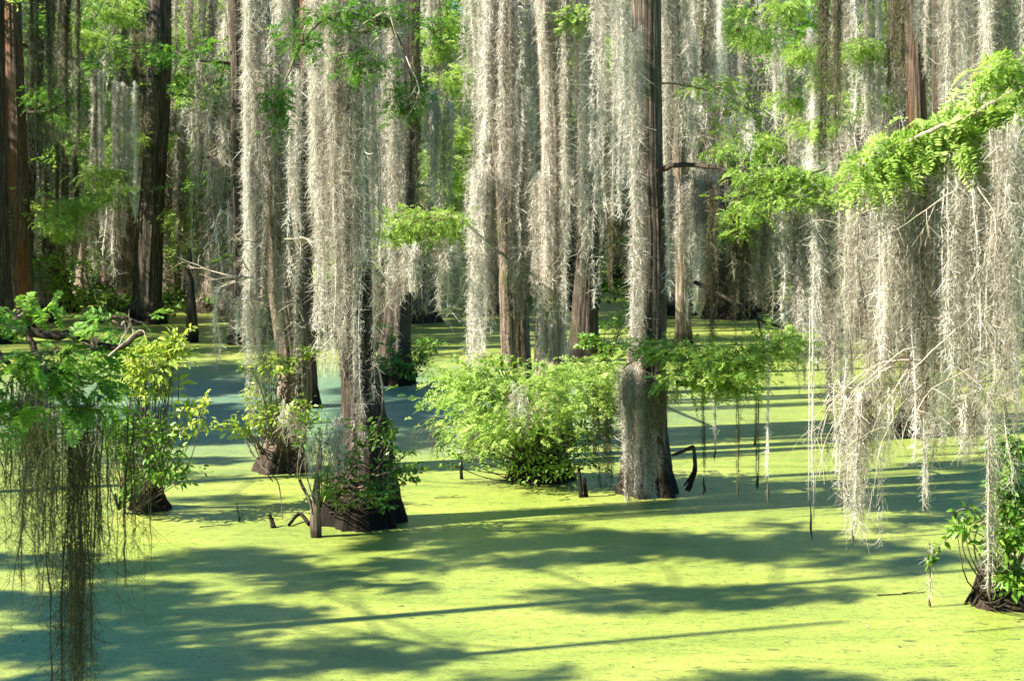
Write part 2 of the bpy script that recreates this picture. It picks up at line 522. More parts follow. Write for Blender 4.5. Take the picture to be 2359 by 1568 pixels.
# ------------------------------------------------------------------ trees of the near and middle ground
class Tree:
    def __init__(self, name, label, prof, mat, seed, d=None, group=None, cat='tree', flute=0.16, sides=56, flare=1.3, top=None):
        self.d = d or depth_of(prof[0][1])
        self.rng = np.random.default_rng(seed)
        base = W(prof[0][0], prof[0][1], self.d)
        base[2] = 0
        self.base = base
        self.root = empty(name, base, label, cat, group)
        cl = [W(p[0], p[1], self.d) for p in prof]
        rad = [p[2] * 0.5 / FPX * self.d for p in prof]
        low = cl[0].copy()
        low[2] = -0.35
        cl.insert(0, low)
        rad.insert(0, rad[0] * 1.06)
        cl, rad = np.array(cl), np.array(rad)
        if top:                                           # carry the trunk on above the picture
            e = cl[-1].copy()
            dv = unit(cl[-1] - cl[-3])
            e = e + dv * (top - e[2]) / max(dv[2], 0.3)
            cl = np.vstack([cl, (cl[-1] + e) / 2, e])
            rad = np.append(rad, [rad[-1] * 0.8, rad[-1] * 0.3])
        # resample evenly by height so that rings are spent where the flare is
        self.cl, self.rad = cl, rad
        zs = cl[:, 2]
        zz = zs[0] + (zs[-1] - zs[0]) * np.linspace(0, 1, 60) ** 1.5
        cl2 = np.stack([np.interp(zz, zs, cl[:, k]) for k in range(3)], -1)
        for _ in range(3):
            cl2[1:-1] = (cl2[:-2] + 2 * cl2[1:-1] + cl2[2:]) / 4
        trunk_geo(cl2, np.interp(zz, zs, rad), sides=sides, seed=seed, flute=flute, flare_z=flare).build('trunk', mat, self.root, base, True)

    def on(self, z):
        zs = self.cl[:, 2]
        return np.array([np.interp(z, zs, self.cl[:, k]) for k in range(3)]), float(np.interp(z, zs, self.rad))

    def limb(self, pts, rpx, mat=None, d=None, sides=9):
        """a limb through photo points (px, py, metres nearer than the trunk)"""
        P = [W(p[0], p[1], (d or self.d) - (p[2] if len(p) > 2 else 0)) for p in pts]
        return self.limb_w(P, rpx / FPX * (d or self.d), mat, sides)

    def limb_w(self, P, r, mat=None, sides=9):
        path = smooth_path(P, 26)
        path[1:-1] += self.rng.normal(0, r * 0.18, (24, 3))
        g = Geo()
        tube(g, path, np.linspace(r, r * 0.3, 26), sides, 0.5, 0.06, self.rng)
        g.build('limb', mat or M_BARK, self.root, self.base, True)
        return path

    def foliage(self, clumps, mat=None, L=0.17, m=8, per=0.62, tint=0.5, droop=0.35, name='foliage', twig_mat=None, root=None):
        g = Geo()
        for c in clumps:
            cen, rad, n = c
            k = max(5, n // 26)
            pos, dr, sub = blob_points(cen, rad, int(n * per), k, self.rng)
            g.mi = 0
            fronds(g, pos, dr, L * self.rng.uniform(0.6, 1.3, len(pos)), m, rng=self.rng, tint=tint, droop=droop)
            rt = root if root is not None else np.asarray(cen) - np.array([0, 0, rad[2] * 0.5])
            g.mi = 1
            twigs(g, rt, sub[: min(k, 22)], 0.012, self.rng)
        return g.build(name, [mat or M_LEAF, twig_mat or M_BARK], self.root, self.base)

    def clump(self, px, py, rx, ry, n, dd=0.0, d=None):
        d = (d or self.d) - dd
        s = d / FPX
        return (W(px, py, d), (rx * s, rx * s * 0.8, ry * s), n)

    def crown(self, zlo, zhi, spread, n, per=200, L=0.42, mat=None, rng=None):
        """limbs and foliage above the picture's top edge"""
        rng = self.rng
        cl = []
        for k in range(n):
            z = zlo + (zhi - zlo) * (k + rng.uniform(0, 1)) / n
            p, r = self.on(z - 0.6)
            a = rng.uniform(0, 6.28)
            ln = spread * rng.uniform(0.5, 1.0) * (1.15 - 0.6 * (z - zlo) / max(zhi - zlo, 1))
            e = p + np.array([math.cos(a) * ln, math.sin(a) * ln, 0.7 + rng.uniform(-0.2, 0.5)])
            self.limb_w([p, (p + e) / 2 + np.array([0, 0, 0.3]), e], r * 0.45)
            cl.append((e, (spread * 0.42, spread * 0.42, spread * 0.2), per))
        self.foliage(cl, mat, L=L, m=4, tint=0.5)


def curtain(label, x0, x1, ytop, yb, d, dens=1.0, depth=0.35, mat=None, group='Spanish moss hanging from the cypresses', seed=None, fib=None, fw=None,
            spread=0.055, tint=0.5, jit=0.15, ytop2=None, bundle=19.0, core=0.009, bush=1.0, fl=(0.025, 0.09)):
    """one drape of Spanish moss hung across px x0..x1 from ytop (to ytop2), reaching down to yb (a number or a list of px, py)"""
    rng = np.random.default_rng(seed if seed is not None else int(x0 * 7 + ytop * 3 + d * 11) % 99991)
    s = d / FPX
    wm = abs(x1 - x0) * s
    nb = max(1, int(round((x1 - x0) / bundle * dens)))
    A, L, T = [], [], []
    for k in range(nb):
        px = rng.uniform(x0, x1)
        yt = ytop + abs(rng.normal(0, 26)) + ((ytop2 - ytop) * (px - x0) / (x1 - x0) if ytop2 is not None else 0)
        low = np.interp(px, [p[0] for p in yb], [p[1] for p in yb]) if isinstance(yb, (list, tuple)) else yb
        dz = (low - yt) * s
        top = W(px, yt, d + rng.uniform(-1, 1) * depth)
        top[2] += rng.uniform(-0.1, 0.1)
        br = rng.uniform(0.025, 0.07)
        ns = rng.integers(3, 8)
        ln = dz * (1 + rng.normal(0, jit))
        o = rng.normal(0, br, (ns, 3))
        A += list(top + o)
        T += [tint + rng.normal(0, 0.13)] * ns
        L += list(np.maximum(0.25, ln * (1.06 - 0.75 * rng.uniform(0, 1, ns) ** 1.6)))
    A, L = np.array(A), np.array(L)
    px_m = FPX / d
    fw = fw or max(0.004, 1.15 / px_m)
    fib = fib or 160.0
    g = Geo()
    moss(g, A, L, spread, fib=fib, fl=fl, fw=fw, core=core, rng=rng, tint=np.array(T), bush=bush)
    o = W((x0 + x1) / 2, ytop, d)
    return tag(g.build('spanish_moss', mat or M_MOSS, None, o), label, 'Spanish moss', group)


CYP = 'bald cypresses standing in the swamp'

# --- A: the buttressed tree in front
tA = Tree('bald_cypress', 'cypress with wide dark fluted base, ringed by leafy vines, nearest whole tree', [(832, 1205, 186), (834, 1150, 160), (838, 1090, 136), (841, 1040, 126), (838, 980, 104), (830, 900, 86), (818, 800, 76), (814, 600, 76),
          (806, 400, 74), (798, 200, 70), (790, 0, 66)], M_DARK, 11, group=CYP, top=15, flute=0.3, flare=0.9)
tA.crown(11.7, 15, 2.0, 2)
# --- L: leaning mossy tree left of it
tL = Tree('bald_cypress', 'cypress leaning left with pale moss down its sunlit side and dark brown edge', [(645, 1083, 128), (650, 1050, 104), (664, 990, 80), (682, 910, 78), (676, 800, 74), (657, 700, 72), (640, 550, 70), (622, 400, 66), (606, 200, 62),
          (588, 0, 58)], M_BARK, 12, group=CYP, top=16)
tL.crown(12.3, 16, 2.0, 2)
tL2 = Tree('bald_cypress', 'brown cypress with bare pale wood streak, behind the leaning mossy one', [(692, 937, 84), (694, 880, 64), (694, 800, 58), (690, 650, 55), (690, 480, 52), (700, 250, 50), (716, 0, 48)], M_RED, 13, group=CYP, top=17)
tL2.crown(13.5, 17, 2.0, 2)
tA2 = Tree('bald_cypress', 'shaded cypress with black leafy base directly behind the widest buttress', [(905, 885, 98), (907, 840, 78), (913, 770, 60), (925, 600, 46), (938, 400, 40), (945, 200, 36), (950, 0, 34)], M_DARK, 14, group=CYP, top=17)
tA2.crown(15, 17, 1.4, 2)
tM1 = Tree('bald_cypress', 'leaning grey-brown cypress rising behind the leafy mound, dark on one side', [(1200, 1010, 112), (1196, 940, 80), (1190, 850, 68), (1184, 700, 64), (1180, 560, 62), (1170, 450, 57), (1160, 330, 54), (1150, 200, 51),
           (1140, 80, 49), (1130, 0, 48)], M_BARK, 15, group=CYP, top=17)
tM1.crown(13.5, 17, 2.0, 2)
tM2 = Tree('bald_cypress', 'straight cypress with pale sunlit stringy bark, centre of the leafy mound', [(1262, 1022, 118), (1266, 950, 86), (1268, 880, 72), (1270, 700, 64), (1276, 500, 60), (1276, 300, 58), (1266, 150, 54), (1256, 0, 52)], M_PALE, 16,
           group=CYP, top=17)
tM2.crown(13.5, 17, 2.0, 2)
tM3 = Tree('bald_cypress', 'dark shaded cypress further back between two mossy trunks', [(1350, 832, 84), (1345, 770, 60), (1350, 650, 52), (1358, 500, 46), (1365, 300, 42), (1370, 0, 38)], M_DARK, 17, group=CYP, top=18)
tM3.crown(14.0, 18, 2.0, 2)
tR = Tree('bald_cypress', 'tall near-black cypress with straight trunk and moss-streaked flared base', [(1493, 1137, 130), (1492, 1090, 108), (1486, 1000, 96), (1484, 900, 92), (1491, 800, 82), (1496, 700, 76), (1498, 560, 68), (1492, 400, 66),
          (1490, 200, 64), (1489, 0, 62)], M_BROWN, 18, group=CYP, top=16, flute=0.3, flare=1.0)
tR.crown(12.0, 16, 2.0, 2)
tR2 = Tree('bald_cypress', 'slim brown cypress far behind the straight near-black trunk', [(1575, 797, 44), (1573, 740, 34), (1570, 600, 30), (1560, 300, 29), (1552, 0, 27)], M_BARK, 19, group=CYP, top=18, sides=32)
tR2.crown(14.0, 18, 2.0, 2)
tRR = Tree('bald_cypress', 'red-brown cypress trunk showing through the moss curtains, black base', [(2104, 1003, 104), (2112, 940, 72), (2122, 800, 56), (2124, 600, 48), (2118, 400, 44), (2110, 250, 42), (2104, 100, 40), (2102, 0, 38)], M_RED, 20,
           group=CYP, top=17)
tRR.crown(13.5, 17, 2.0, 2)
tRR2 = Tree('bald_cypress', 'dark cypress just beside the red-brown trunk, farther back', [(2180, 850, 70), (2176, 700, 46), (2170, 450, 42), (2168, 200, 40), (2166, 0, 38)], M_DARK, 21, group=CYP, top=18, sides=32)
tB = Tree('bald_cypress', 'thick dark cypress with bent trunk and rusty streak, standing far back', [(338, 745, 92), (338, 690, 64), (346, 560, 53), (351, 440, 52), (360, 300, 52), (368, 180, 50), (367, 80, 51), (365, 0, 52)], M_BROWN, 22, group=CYP, top=19)
tB.crown(15.0, 19, 2.0, 2)
tC = Tree('bald_cypress', 'slim reddish cypress trunk at the edge above the leafy branch', [(46, 765, 78), (46, 650, 58), (43, 500, 50), (38, 300, 45), (32, 150, 42), (28, 0, 40)], M_RED, 23, group=CYP, top=18)
tC.crown(14.0, 18, 2.0, 2)
tE = Tree('bald_cypress', 'dark cypress half hidden behind the leaning mossy trunk', [(556, 792, 70), (560, 700, 50), (560, 600, 44), (556, 400, 42), (551, 200, 39), (546, 0, 37)], M_DARK, 24, group=CYP, top=18, sides=36)
tE.crown(14.0, 18, 2.0, 2)
tF = Tree('bald_cypress', 'black cypress trunk cut off by the picture edge beside the reddish one', [(2, 790, 70), (0, 600, 40), (-4, 300, 34), (-6, 0, 30)], M_DARK, 25, group=CYP, top=18, sides=36)

# ------------------------------------------------------------------ moss on and between those trees
def near_moss():
    c = curtain
    # hung deeper in the stand, between the near trees and the woods
    for x0, x1, yt, yb, d, dn, tn, mt, lb in [
            (1590, 1650, -90, [(1590, 300), (1650, 200)], 40, 1.8, .55, None, 'silvery moss fall behind the near-black trunk, high up'),
            (1660, 1720, -60, [(1660, 330), (1720, 420)], 44, 1.6, .45, None, 'grey moss column deep behind the feathery upper limb'),
            (1730, 1800, -90, [(1730, 120), (1800, 260)], 42, 1.6, .6, None, 'bright moss fall deep in the stand under the top edge'),
            (1780, 1850, 150, [(1780, 420), (1850, 480)], 40, 1.6, .6, None, 'pale tent of moss deep in the stand above the leafy limb'),
            (1850, 1935, 60, [(1850, 380), (1935, 440)], 38, 1.6, .55, None, 'pale moss drape above the leafy limb end'),
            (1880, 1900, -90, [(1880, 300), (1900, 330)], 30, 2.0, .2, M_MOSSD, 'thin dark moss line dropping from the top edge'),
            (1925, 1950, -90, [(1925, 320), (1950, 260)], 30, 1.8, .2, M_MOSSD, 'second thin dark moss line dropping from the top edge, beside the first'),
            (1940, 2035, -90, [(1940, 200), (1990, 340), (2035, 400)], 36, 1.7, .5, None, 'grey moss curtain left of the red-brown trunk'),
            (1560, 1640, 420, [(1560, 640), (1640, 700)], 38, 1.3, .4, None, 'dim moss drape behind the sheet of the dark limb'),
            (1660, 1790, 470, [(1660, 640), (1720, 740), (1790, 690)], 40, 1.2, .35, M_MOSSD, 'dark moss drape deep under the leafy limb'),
            (70, 120, -90, [(70, 200), (120, 330)], 50, 2.0, .3, M_MOSSD, 'black moss mass beside the reddish trunk'),
            (120, 180, -60, [(120, 140), (180, 290)], 52, 1.8, .35, M_MOSSD, 'dark moss fringe hanging from the first far limb'),
            (205, 235, 150, [(205, 400), (235, 470)], 55, 2.4, .6, None, 'narrow silvery moss column between reddish and bent trunks'),
            (262, 310, 180, [(262, 480), (310, 520)], 55, 2.2, .6, None, 'paired silvery moss columns beside the bent trunk'),
            (90, 200, 330, [(90, 560), (200, 600)], 58, 1.5, .35, M_MOSSD, 'dim blue-grey moss drape low between reddish and bent trunks'),
            (310, 352, 60, [(310, 300), (352, 420)], 57, 1.6, .35, M_MOSSD, 'dim moss along the shaded flank of the bent trunk'),
            (386, 470, 300, [(386, 600), (430, 660), (470, 560)], 60, 1.5, .4, None, 'grey moss drape behind the crooked limb'),
            (400, 500, -90, [(400, 150), (500, 200)], 56, 1.5, .45, None, 'grey moss fringe at the top between two dark trunks'),
            (470, 545, 230, [(470, 560), (545, 640)], 57, 1.6, .35, M_MOSSD, 'dim moss drape hung from the crooked limb'),
            (966, 1020, -90, [(966, 140), (1020, 200)], 46, 1.8, .5, None, 'grey moss fall high in the central gap'),
            (1190, 1240, 200, [(1190, 600), (1240, 560)], 46, 1.6, .6, None, 'washed-out moss column deep between leaning and pale trunks'),
            (1395, 1450, 300, [(1395, 640), (1450, 600)], 46, 1.6, .3, M_MOSSD, 'dark moss ropes deep behind the wide grey curtain')]:
        c(lb, x0, x1, yt, yb, d, dn * (0.75 if x0 > 1500 else 1), 0.5, tint=tn, mat=mt, group='Spanish moss deeper in the stand')
    dL, dA, dR = tL.d, tA.d, tR.d
    c('pale moss column down the sunlit side of the leaning trunk', 566, 612, -90, [(566, 830), (590, 850), (612, 700)], dL - 0.5, 2.3, 0.2)
    c('moss sheet clinging to the face of the leaning trunk', 600, 668, 60, [(600, 860), (640, 900), (668, 840)], dL - 0.6, 1.5, 0.12, tint=0.45)
    c('moss draped between the leaning trunk and the bare-streaked trunk', 634, 690, -90, [(634, 330), (660, 640), (690, 520)], dL + 2.5, 2.0, 0.5)
    c('moss hanging over the upper part of the bare-streaked trunk', 690, 748, -90, [(690, 250), (720, 480), (748, 700)], 34.0, 1.3, 0.5)
    c('long bright moss column on the sunlit flank of the wide-based tree', 722, 782, 150, [(722, 830), (740, 890), (782, 860)], dA - 0.3, 2.0, 0.22, ytop2=300)
    c('bright moss fall above the long column, high beside the wide-based tree', 716, 772, -90, [(716, 420), (745, 600), (772, 560)], dA + 1.5, 1.8, 0.3)
    c('broad ragged moss sheet wrapping the whole upper trunk of the wide-based tree', 742, 862, -90, [(742, 700), (790, 820), (862, 740)], dA - 0.6, 1.5, 0.2, tint=0.45)
    c('ragged moss wrap around the middle of the leaning trunk', 590, 684, 150, [(590, 760), (640, 860), (684, 800)], dL - 0.7, 1.2, 0.15, tint=0.42)
    c('ragged moss wrap around the leaning grey-brown trunk', 1090, 1200, -60, [(1090, 500), (1150, 640), (1200, 600)], tM1.d - 0.6, 1.1, 0.2, tint=0.5)
    c('moss sheet over the front of the wide-based trunk', 776, 838, -60, [(776, 900), (805, 800), (838, 930)], dA - 0.75, 1.5, 0.15, tint=0.45)
    c('moss fall on the shaded flank of the wide-based tree', 836, 880, -60, [(836, 880), (850, 830), (880, 620)], dA + 0.1, 1.4, 0.25, tint=0.42)
    c('dim moss curtain in front of the shaded trunk with black leafy base', 868, 930, -90, [(868, 560), (900, 700), (930, 600)], 36.0, 2.0, 0.5, tint=0.42)
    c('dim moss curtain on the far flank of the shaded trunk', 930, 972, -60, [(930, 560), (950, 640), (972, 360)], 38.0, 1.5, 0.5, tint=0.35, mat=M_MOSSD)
    c('tent of moss hung from a bare pale twig', 984, 1046, 212, [(984, 380), (1005, 470), (1030, 500), (1046, 330)], 38.0, 2.2, 0.3, tint=0.5)
    c('moss fringe under the bright green branch tip', 900, 985, 560, [(900, 700), (930, 640), (960, 660), (985, 690)], 30.0, 1.4, 0.4, tint=0.5)
    c('long moss strands falling beside the bright green branch', 985, 1062, 545, [(985, 760), (1000, 830), (1020, 640), (1062, 600)], 30.0, 1.3, 0.35)
    c('bright moss curtain high beside the leaning grey-brown trunk', 1062, 1122, -90, [(1062, 230), (1085, 420), (1122, 380)], tM1.d - 0.3, 2.6, 0.4, tint=0.6)
    c('broad pale moss bundle hiding a broken trunk stub', 1078, 1142, 376, [(1078, 800), (1100, 850), (1142, 760)], tM1.d - 0.8, 2.4, 0.3, tint=0.58)
    c('stringy moss on the lower face of the leaning grey-brown trunk', 1150, 1216, 300, [(1150, 640), (1180, 740), (1216, 640)], tM1.d - 0.5, 1.1, 0.1)
    c('moss fall in the gap between leaning and pale trunks', 1176, 1246, -90, [(1176, 340), (1200, 450), (1225, 380), (1246, 520)], tM1.d - 0.2, 1.8, 0.4, tint=0.58)
    c('stringy moss straggling down the face of the pale trunk', 1244, 1306, -60, [(1244, 700), (1275, 560), (1306, 760)], tM2.d - 0.6, 1.3, 0.1, tint=0.5)
    c('moss veil high over the pale trunk', 1236, 1290, -90, [(1236, 120), (1262, 260), (1290, 180)], tM2.d - 0.75, 1.8, 0.15, tint=0.6)
    c('thin moss edging the pale stringy trunk', 1228, 1256, 400, [(1228, 780), (1256, 850)], tM2.d - 0.5, 1.8, 0.15)
    c('wide grey moss curtain filling the gap beside the pale trunk', 1300, 1372, -90, [(1300, 420), (1330, 470), (1350, 560), (1372, 520)], tM2.d - 1.0, 2.0, 0.5, tint=0.52)
    c('wide grey moss curtain touching the straight near-black trunk', 1368, 1456, -90, [(1368, 520), (1395, 650), (1425, 470), (1456, 420)], dR + 1.5, 2.0, 0.6, tint=0.55)
    c('moss strip down the sunlit side of the near-black trunk', 1446, 1482, 60, [(1446, 620), (1460, 880), (1482, 820)], dR - 0.45, 1.6, 0.15, tint=0.5)
    c('ragged moss beard low on the near-black trunk', 1432, 1478, 820, [(1432, 1060), (1455, 1130), (1478, 1100)], dR - 0.65, 1.9, 0.2, tint=0.3)
    c('pale moss tassel reaching the water on the near-black trunk base', 1476, 1512, 880, [(1476, 1100), (1490, 1135), (1512, 1080)], dR - 0.85, 1.9, 0.15, tint=0.5)
    c('moss fall just beyond the shaded edge of the near-black trunk', 1528, 1580, -90, [(1528, 380), (1550, 420), (1580, 330)], dR + 3, 2.0, 0.5, tint=0.45)
    c('moss sheet hanging under the dark horizontal limb', 1534, 1650, 384, [(1534, 690), (1570, 600), (1600, 560), (1650, 640)], dR - 0.2, 2.1, 0.3, tint=0.5)
    c('bright moss fall high between trunk and feathery limb', 1575, 1660, -90, [(1575, 360), (1610, 330), (1660, 260)], dR + 5, 1.8, 0.6, tint=0.58)
    c('short moss fringe under the feathery upper limb', 1640, 1740, 250, [(1640, 350), (1690, 400), (1740, 330)], 31.0, 1.0, 0.3, tint=0.5)
    c('shaded narrow moss rope beside the limb end', 1632, 1656, 410, [(1632, 760), (1656, 800)], dR - 0.8, 2.6, 0.15, mat=M_MOSSD, tint=0.3)
    c('shaded moss rope pair under the leafy limb', 1676, 1716, 430, [(1676, 700), (1700, 740), (1716, 640)], dR - 0.6, 2.2, 0.2, mat=M_MOSSD, tint=0.35)
    c('olive moss fringe hanging under the middle of the leafy limb', 1716, 1800, 452, [(1716, 640), (1750, 690), (1800, 600)], dR - 0.2, 1.7, 0.3, tint=0.38)
    c('grey moss curtain reaching towards the water at the leafy limb end', 1800, 1880, 470, [(1800, 700), (1835, 860), (1850, 900), (1880, 800)], dR - 0.4, 2.2, 0.4, tint=0.42)
    c('long grey moss curtain beside the bright drooping tree', 1876, 1970, 440, [(1876, 820), (1910, 920), (1970, 880)], 25.0, 2.0, 0.5, tint=0.45)
    # the bright mossy tree at the edge
    c('bright shaggy moss on the outer bough tips', 1955, 2040, 470, [(1955, 760), (1990, 900), (2040, 840)], 15.6, 1.8, 0.35, tint=0.42, fl=(0.02, 0.075), fib=190)
    c('bright shaggy moss mass in the middle of the bough', 2035, 2140, 410, [(2035, 830), (2080, 960), (2140, 880)], 15.2, 1.8, 0.4, tint=0.42, fl=(0.02, 0.075), fib=190)
    c('thick bright moss column, widest on the bough', 2150, 2235, 380, [(2150, 760), (2195, 960), (2235, 860)], 14.9, 2.8, 0.3, tint=0.55, fl=(0.02, 0.075), fib=190)
    c('bright moss fall close to the edge below the lime sprays', 2228, 2300, 400, [(2228, 900), (2265, 1020), (2300, 900)], 15.0, 1.9, 0.35, tint=0.4, fl=(0.02, 0.075), fib=190)
    c('bright moss fall running off the edge', 2290, 2372, 300, [(2290, 800), (2330, 980), (2372, 900)], 14.7, 2.3, 0.35, tint=0.45, fl=(0.02, 0.075), fib=190)
    c('low moss beard under the bare forked twigs', 1945, 2040, 890, [(1945, 1150), (1975, 1190), (2000, 1100), (2040, 1000)], 15.4, 2.0, 0.3, tint=0.4, fl=(0.02, 0.075), fib=190)
    c('sparse moss veil over the black tree base', 2040, 2200, 860, [(2040, 1000), (2120, 1120), (2200, 1010)], 15.6, 0.5, 0.4, tint=0.5)
    c('moss tassels hanging in front of the edge shrub', 2200, 2300, 900, [(2200, 1060), (2240, 1010), (2300, 1120)], 15.2, 1.1, 0.35, tint=0.4, fl=(0.02, 0.075), fib=190)
    c('grey moss backdrop deep inside the bright bough', 1940, 2150, 400, [(1940, 700), (2000, 980), (2150, 900)], 17.2, 1.5, 0.5, tint=0.5, mat=M_MOSSD)  # dark backdrop: shade of the bough's gaps put into moss colour
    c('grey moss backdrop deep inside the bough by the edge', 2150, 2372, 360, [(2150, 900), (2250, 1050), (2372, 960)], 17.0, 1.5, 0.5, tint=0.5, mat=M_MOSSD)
    c('dark moss curtain high beside the red-brown trunk', 2040, 2082, -90, [(2040, 240), (2082, 300)], 30.0, 2.4, 0.4, mat=M_MOSSD, tint=0.3)
    c('bright moss high over the red-brown trunk', 2096, 2180, -90, [(2096, 30), (2130, 130), (2180, 250)], 30.0, 2.0, 0.4, tint=0.55)
    c('bright moss curtain at the top corner', 2170, 2372, -90, [(2170, 250), (2230, 320), (2300, 180), (2372, 250)], 26.0, 1.9, 0.6, tint=0.58)
    # on the leafy mound
    c('pale moss tuft hanging off the leafy mound edge', 1050, 1098, 905, [(1050, 1030), (1075, 1060), (1098, 1000)], 27.3, 1.6, 0.2, tint=0.6)
    c('white moss wisps trailing through the middle of the leafy mound', 1158, 1206, 880, [(1158, 1000), (1206, 960)], 26.2, 0.8, 0.12, tint=0.6)
    c('brown moss fringe under the low feathery limb beside the near-black trunk', 1410, 1560, 850, [(1410, 960), (1480, 1000), (1560, 930)], dR - 0.9, 1.5, 0.3, mat=M_MOSSD, tint=0.65)
    c('brown moss beard between leafy mound and near-black base', 1375, 1432, 880, [(1375, 1050), (1400, 1100), (1432, 1060)], 26.6, 1.3, 0.2, mat=M_MOSSD, tint=0.55)
    c('grey moss tuft draped over the vines before the wide dark base', 690, 790, 965, [(690, 1110), (730, 1180), (760, 1100), (790, 1010)], 22.6, 1.1, 0.25, tint=0.4, spread=0.06, jit=0.25)
    c('grey moss tuft on the shrub beside the leaning trunk base', 640, 700, 925, [(640, 1010), (670, 1050), (700, 990)], 27.4, 1.6, 0.25, tint=0.45, spread=0.09, jit=0.25)
    c('moss fringe dripping from the white forked twigs', 472, 566, 662, [(472, 790), (500, 810), (520, 700), (540, 800), (566, 760)], 27.6, 0.75, 0.25, tint=0.55)
    # foreground branch
    dF = 11.2
    kw = dict(mat=M_MOSSD, bundle=22, fl=(0.04, 0.14))
    c('dark moss rope hanging past the bottom edge, thinner of two', 74, 112, 860, [(74, 1560), (95, 1700), (112, 1500)], dF, 2.0, 0.06, tint=0.35, fib=70, **kw)
    c('dark moss rope hanging past the bottom edge, thicker of two', 140, 186, 900, [(140, 1600), (165, 1760), (186, 1650)], dF - 0.2, 2.6, 0.06, tint=0.15, fib=90, **kw)
    c('grey shaggy moss on top of the thinner dark rope', 50, 130, 870, [(50, 1100), (95, 1240), (130, 1100)], dF - 0.2, 1.4, 0.12, tint=0.8, fib=80, **kw)
    c('curly grey moss veil at the picture edge', -20, 70, 900, [(-20, 1350), (30, 1430), (70, 1300)], dF + 0.2, 1.1, 0.2, tint=0.35, fib=48, **kw)
    c('curly open moss veil between and behind the dark ropes', 100, 230, 930, [(100, 1420), (160, 1500), (230, 1380)], dF + 0.3, 0.35, 0.2, tint=0.35, fib=48, **kw)
    c('curly open moss veil over the sunlit duckweed', 190, 262, 930, [(190, 1300), (230, 1400), (262, 1250)], dF + 0.1, 1.2, 0.2, tint=0.4, fib=48, **kw)
    c('two wispy moss threads ending over the duckweed', 268, 330, 960, [(268, 1340), (290, 1420), (312, 1480), (330, 1330)], dF + 0.1, 0.9, 0.12, tint=0.3, fib=42, spread=0.03, **kw)


near_moss()

# thin hanging strands over the open water
for k, (px, y0, y1, d, tint, what) in enumerate([
        (1620, 880, 1140, 25.2, 0.15, 'thin dark moss strand with swollen brown tip, by the bent stick'),
        (1700, 870, 1150, 24.6, 0.2, 'knotted dark moss strand with tapering tip over duckweed'),
        (1744, 890, 1128, 25.4, 0.15, 'short dark moss strand with bulb tip over shade'),
        (1768, 770, 1160, 24.2, 0.7, 'long white moss strand hanging below the feathery limb'),
        (1738, 860, 1030, 25.6, 0.6, 'short pale moss strand beside the long white one'),
        (1646, 860, 1060, 26.0, 0.55, 'pale moss strand dangling from the low feathery limb'),
        (1868, 690, 1245, 22.5, 0.65, 'lone white moss strand with brown tip over open duckweed'),
        (1963, 1060, 1250, 17.5, 0.55, 'moss strand with dark drooping tip under the twig beard'),
        (2130, 960, 1180, 17.0, 0.6, 'double brown moss strand hanging clear of the bough'),
        (2280, 900, 1385, 16.5, 0.45, 'long brown moss rope reaching down beside the edge shrub'),
        (2142, 1250, 1400, 19.0, 0.65, 'short white moss strand hooked on the leafy twig')]):
    rng = np.random.default_rng(400 + k)
    g = Geo()
    top = W(px, y0, d)
    ln = (y1 - y0) * d / FPX
    n = 4 if k not in (8, 9) else 9
    A = top + rng.normal(0, 0.02, (n, 3))
    moss(g, A, np.full(n, ln) * rng.uniform(0.75, 0.97, n), 0.022, fib=80, fl=(0.015, 0.06), fw=0.005, core=0.011, rng=rng, tint=tint)
    tp = np.array([top - [0, 0, ln * q] for q in (0.84, 0.9, 0.95, 1.0)])
    tp[:, 0] += rng.normal(0, 0.008, 4)
    tube(g, tp, np.array([0.004, 0.016, 0.02, 0.003]) * (1.2 if k in (0, 2) else 0.8), 6, 0.05)
    tag(g.build('spanish_moss', M_MOSSD if tint < 0.4 else M_MOSS, None, top), what, 'Spanish moss', 'thin moss strands over the open water')

# ------------------------------------------------------------------ limbs and foliage in view
# bright branch between the wide-based tree and the leaning trunk
p = tA2.limb([(925, 570), (895, 545, 6), (850, 540, 9), (835, 545, 10)], 7, M_DARK)
tA2.limb([(940, 500), (980, 490, 6), (1040, 500, 9), (1075, 510, 11)], 6)
tA2.foliage([tA2.clump(930, 505, 65, 26, 420, 11), tA2.clump(1010, 495, 65, 24, 420, 11), tA2.clump(960, 540, 60, 24, 260, 11), tA2.clump(890, 530, 30, 30, 160, 11), tA2.clump(1000, 520, 90, 50, 120, 11)], M_LIME, L=0.16, per=0.42)
# shaded branch high in front of the middle of the picture, with blue-grey bare twigs
tA.limb([(802, 100), (850, 60, 1.0), (800, 30, 2.0), (740, 50, 2.6), (690, 110, 3.0), (655, 190, 3.2)], 6, M_BARK)
tA.limb([(802, 60), (880, 40, 1.5), (930, 120, 2.0), (955, 230, 2.2)], 5, M_BARK)
tA.foliage([tA.clump(640, 230, 28, 90, 300, 3), tA.clump(700, 80, 60, 40, 260, 3), tA.clump(880, 40, 80, 40, 420, 2), tA.clump(830, 150, 60, 40, 320, 2.2),
            tA.clump(930, 220, 40, 90, 380, 2), tA.clump(760, 30, 60, 30, 240, 2.5), tA.clump(1000, 60, 40, 40, 160, 2)], M_LEAF, L=0.14, tint=0.22, per=0.42)  # low tint: the branch's shade is put into its leaf colour
g = Geo()
for (px, py, dx, dz, ln) in [(880, 30, -0.9, -0.5, 0.7), (900, 40, 0.4, -1, 0.6), (895, 70, -1, -0.7, 0.6), (935, 130, 0.5, -1, 0.6), (860, 60, -1, -0.3, 0.6)]:
    g = Geo()
    bare(g, W(px, py, tA.d - 2.2), [dx, -0.2, dz], ln, 0.012, 2, tA.rng)
    g.build('bare_twig', M_TWIG, tA.root, tA.base, True)
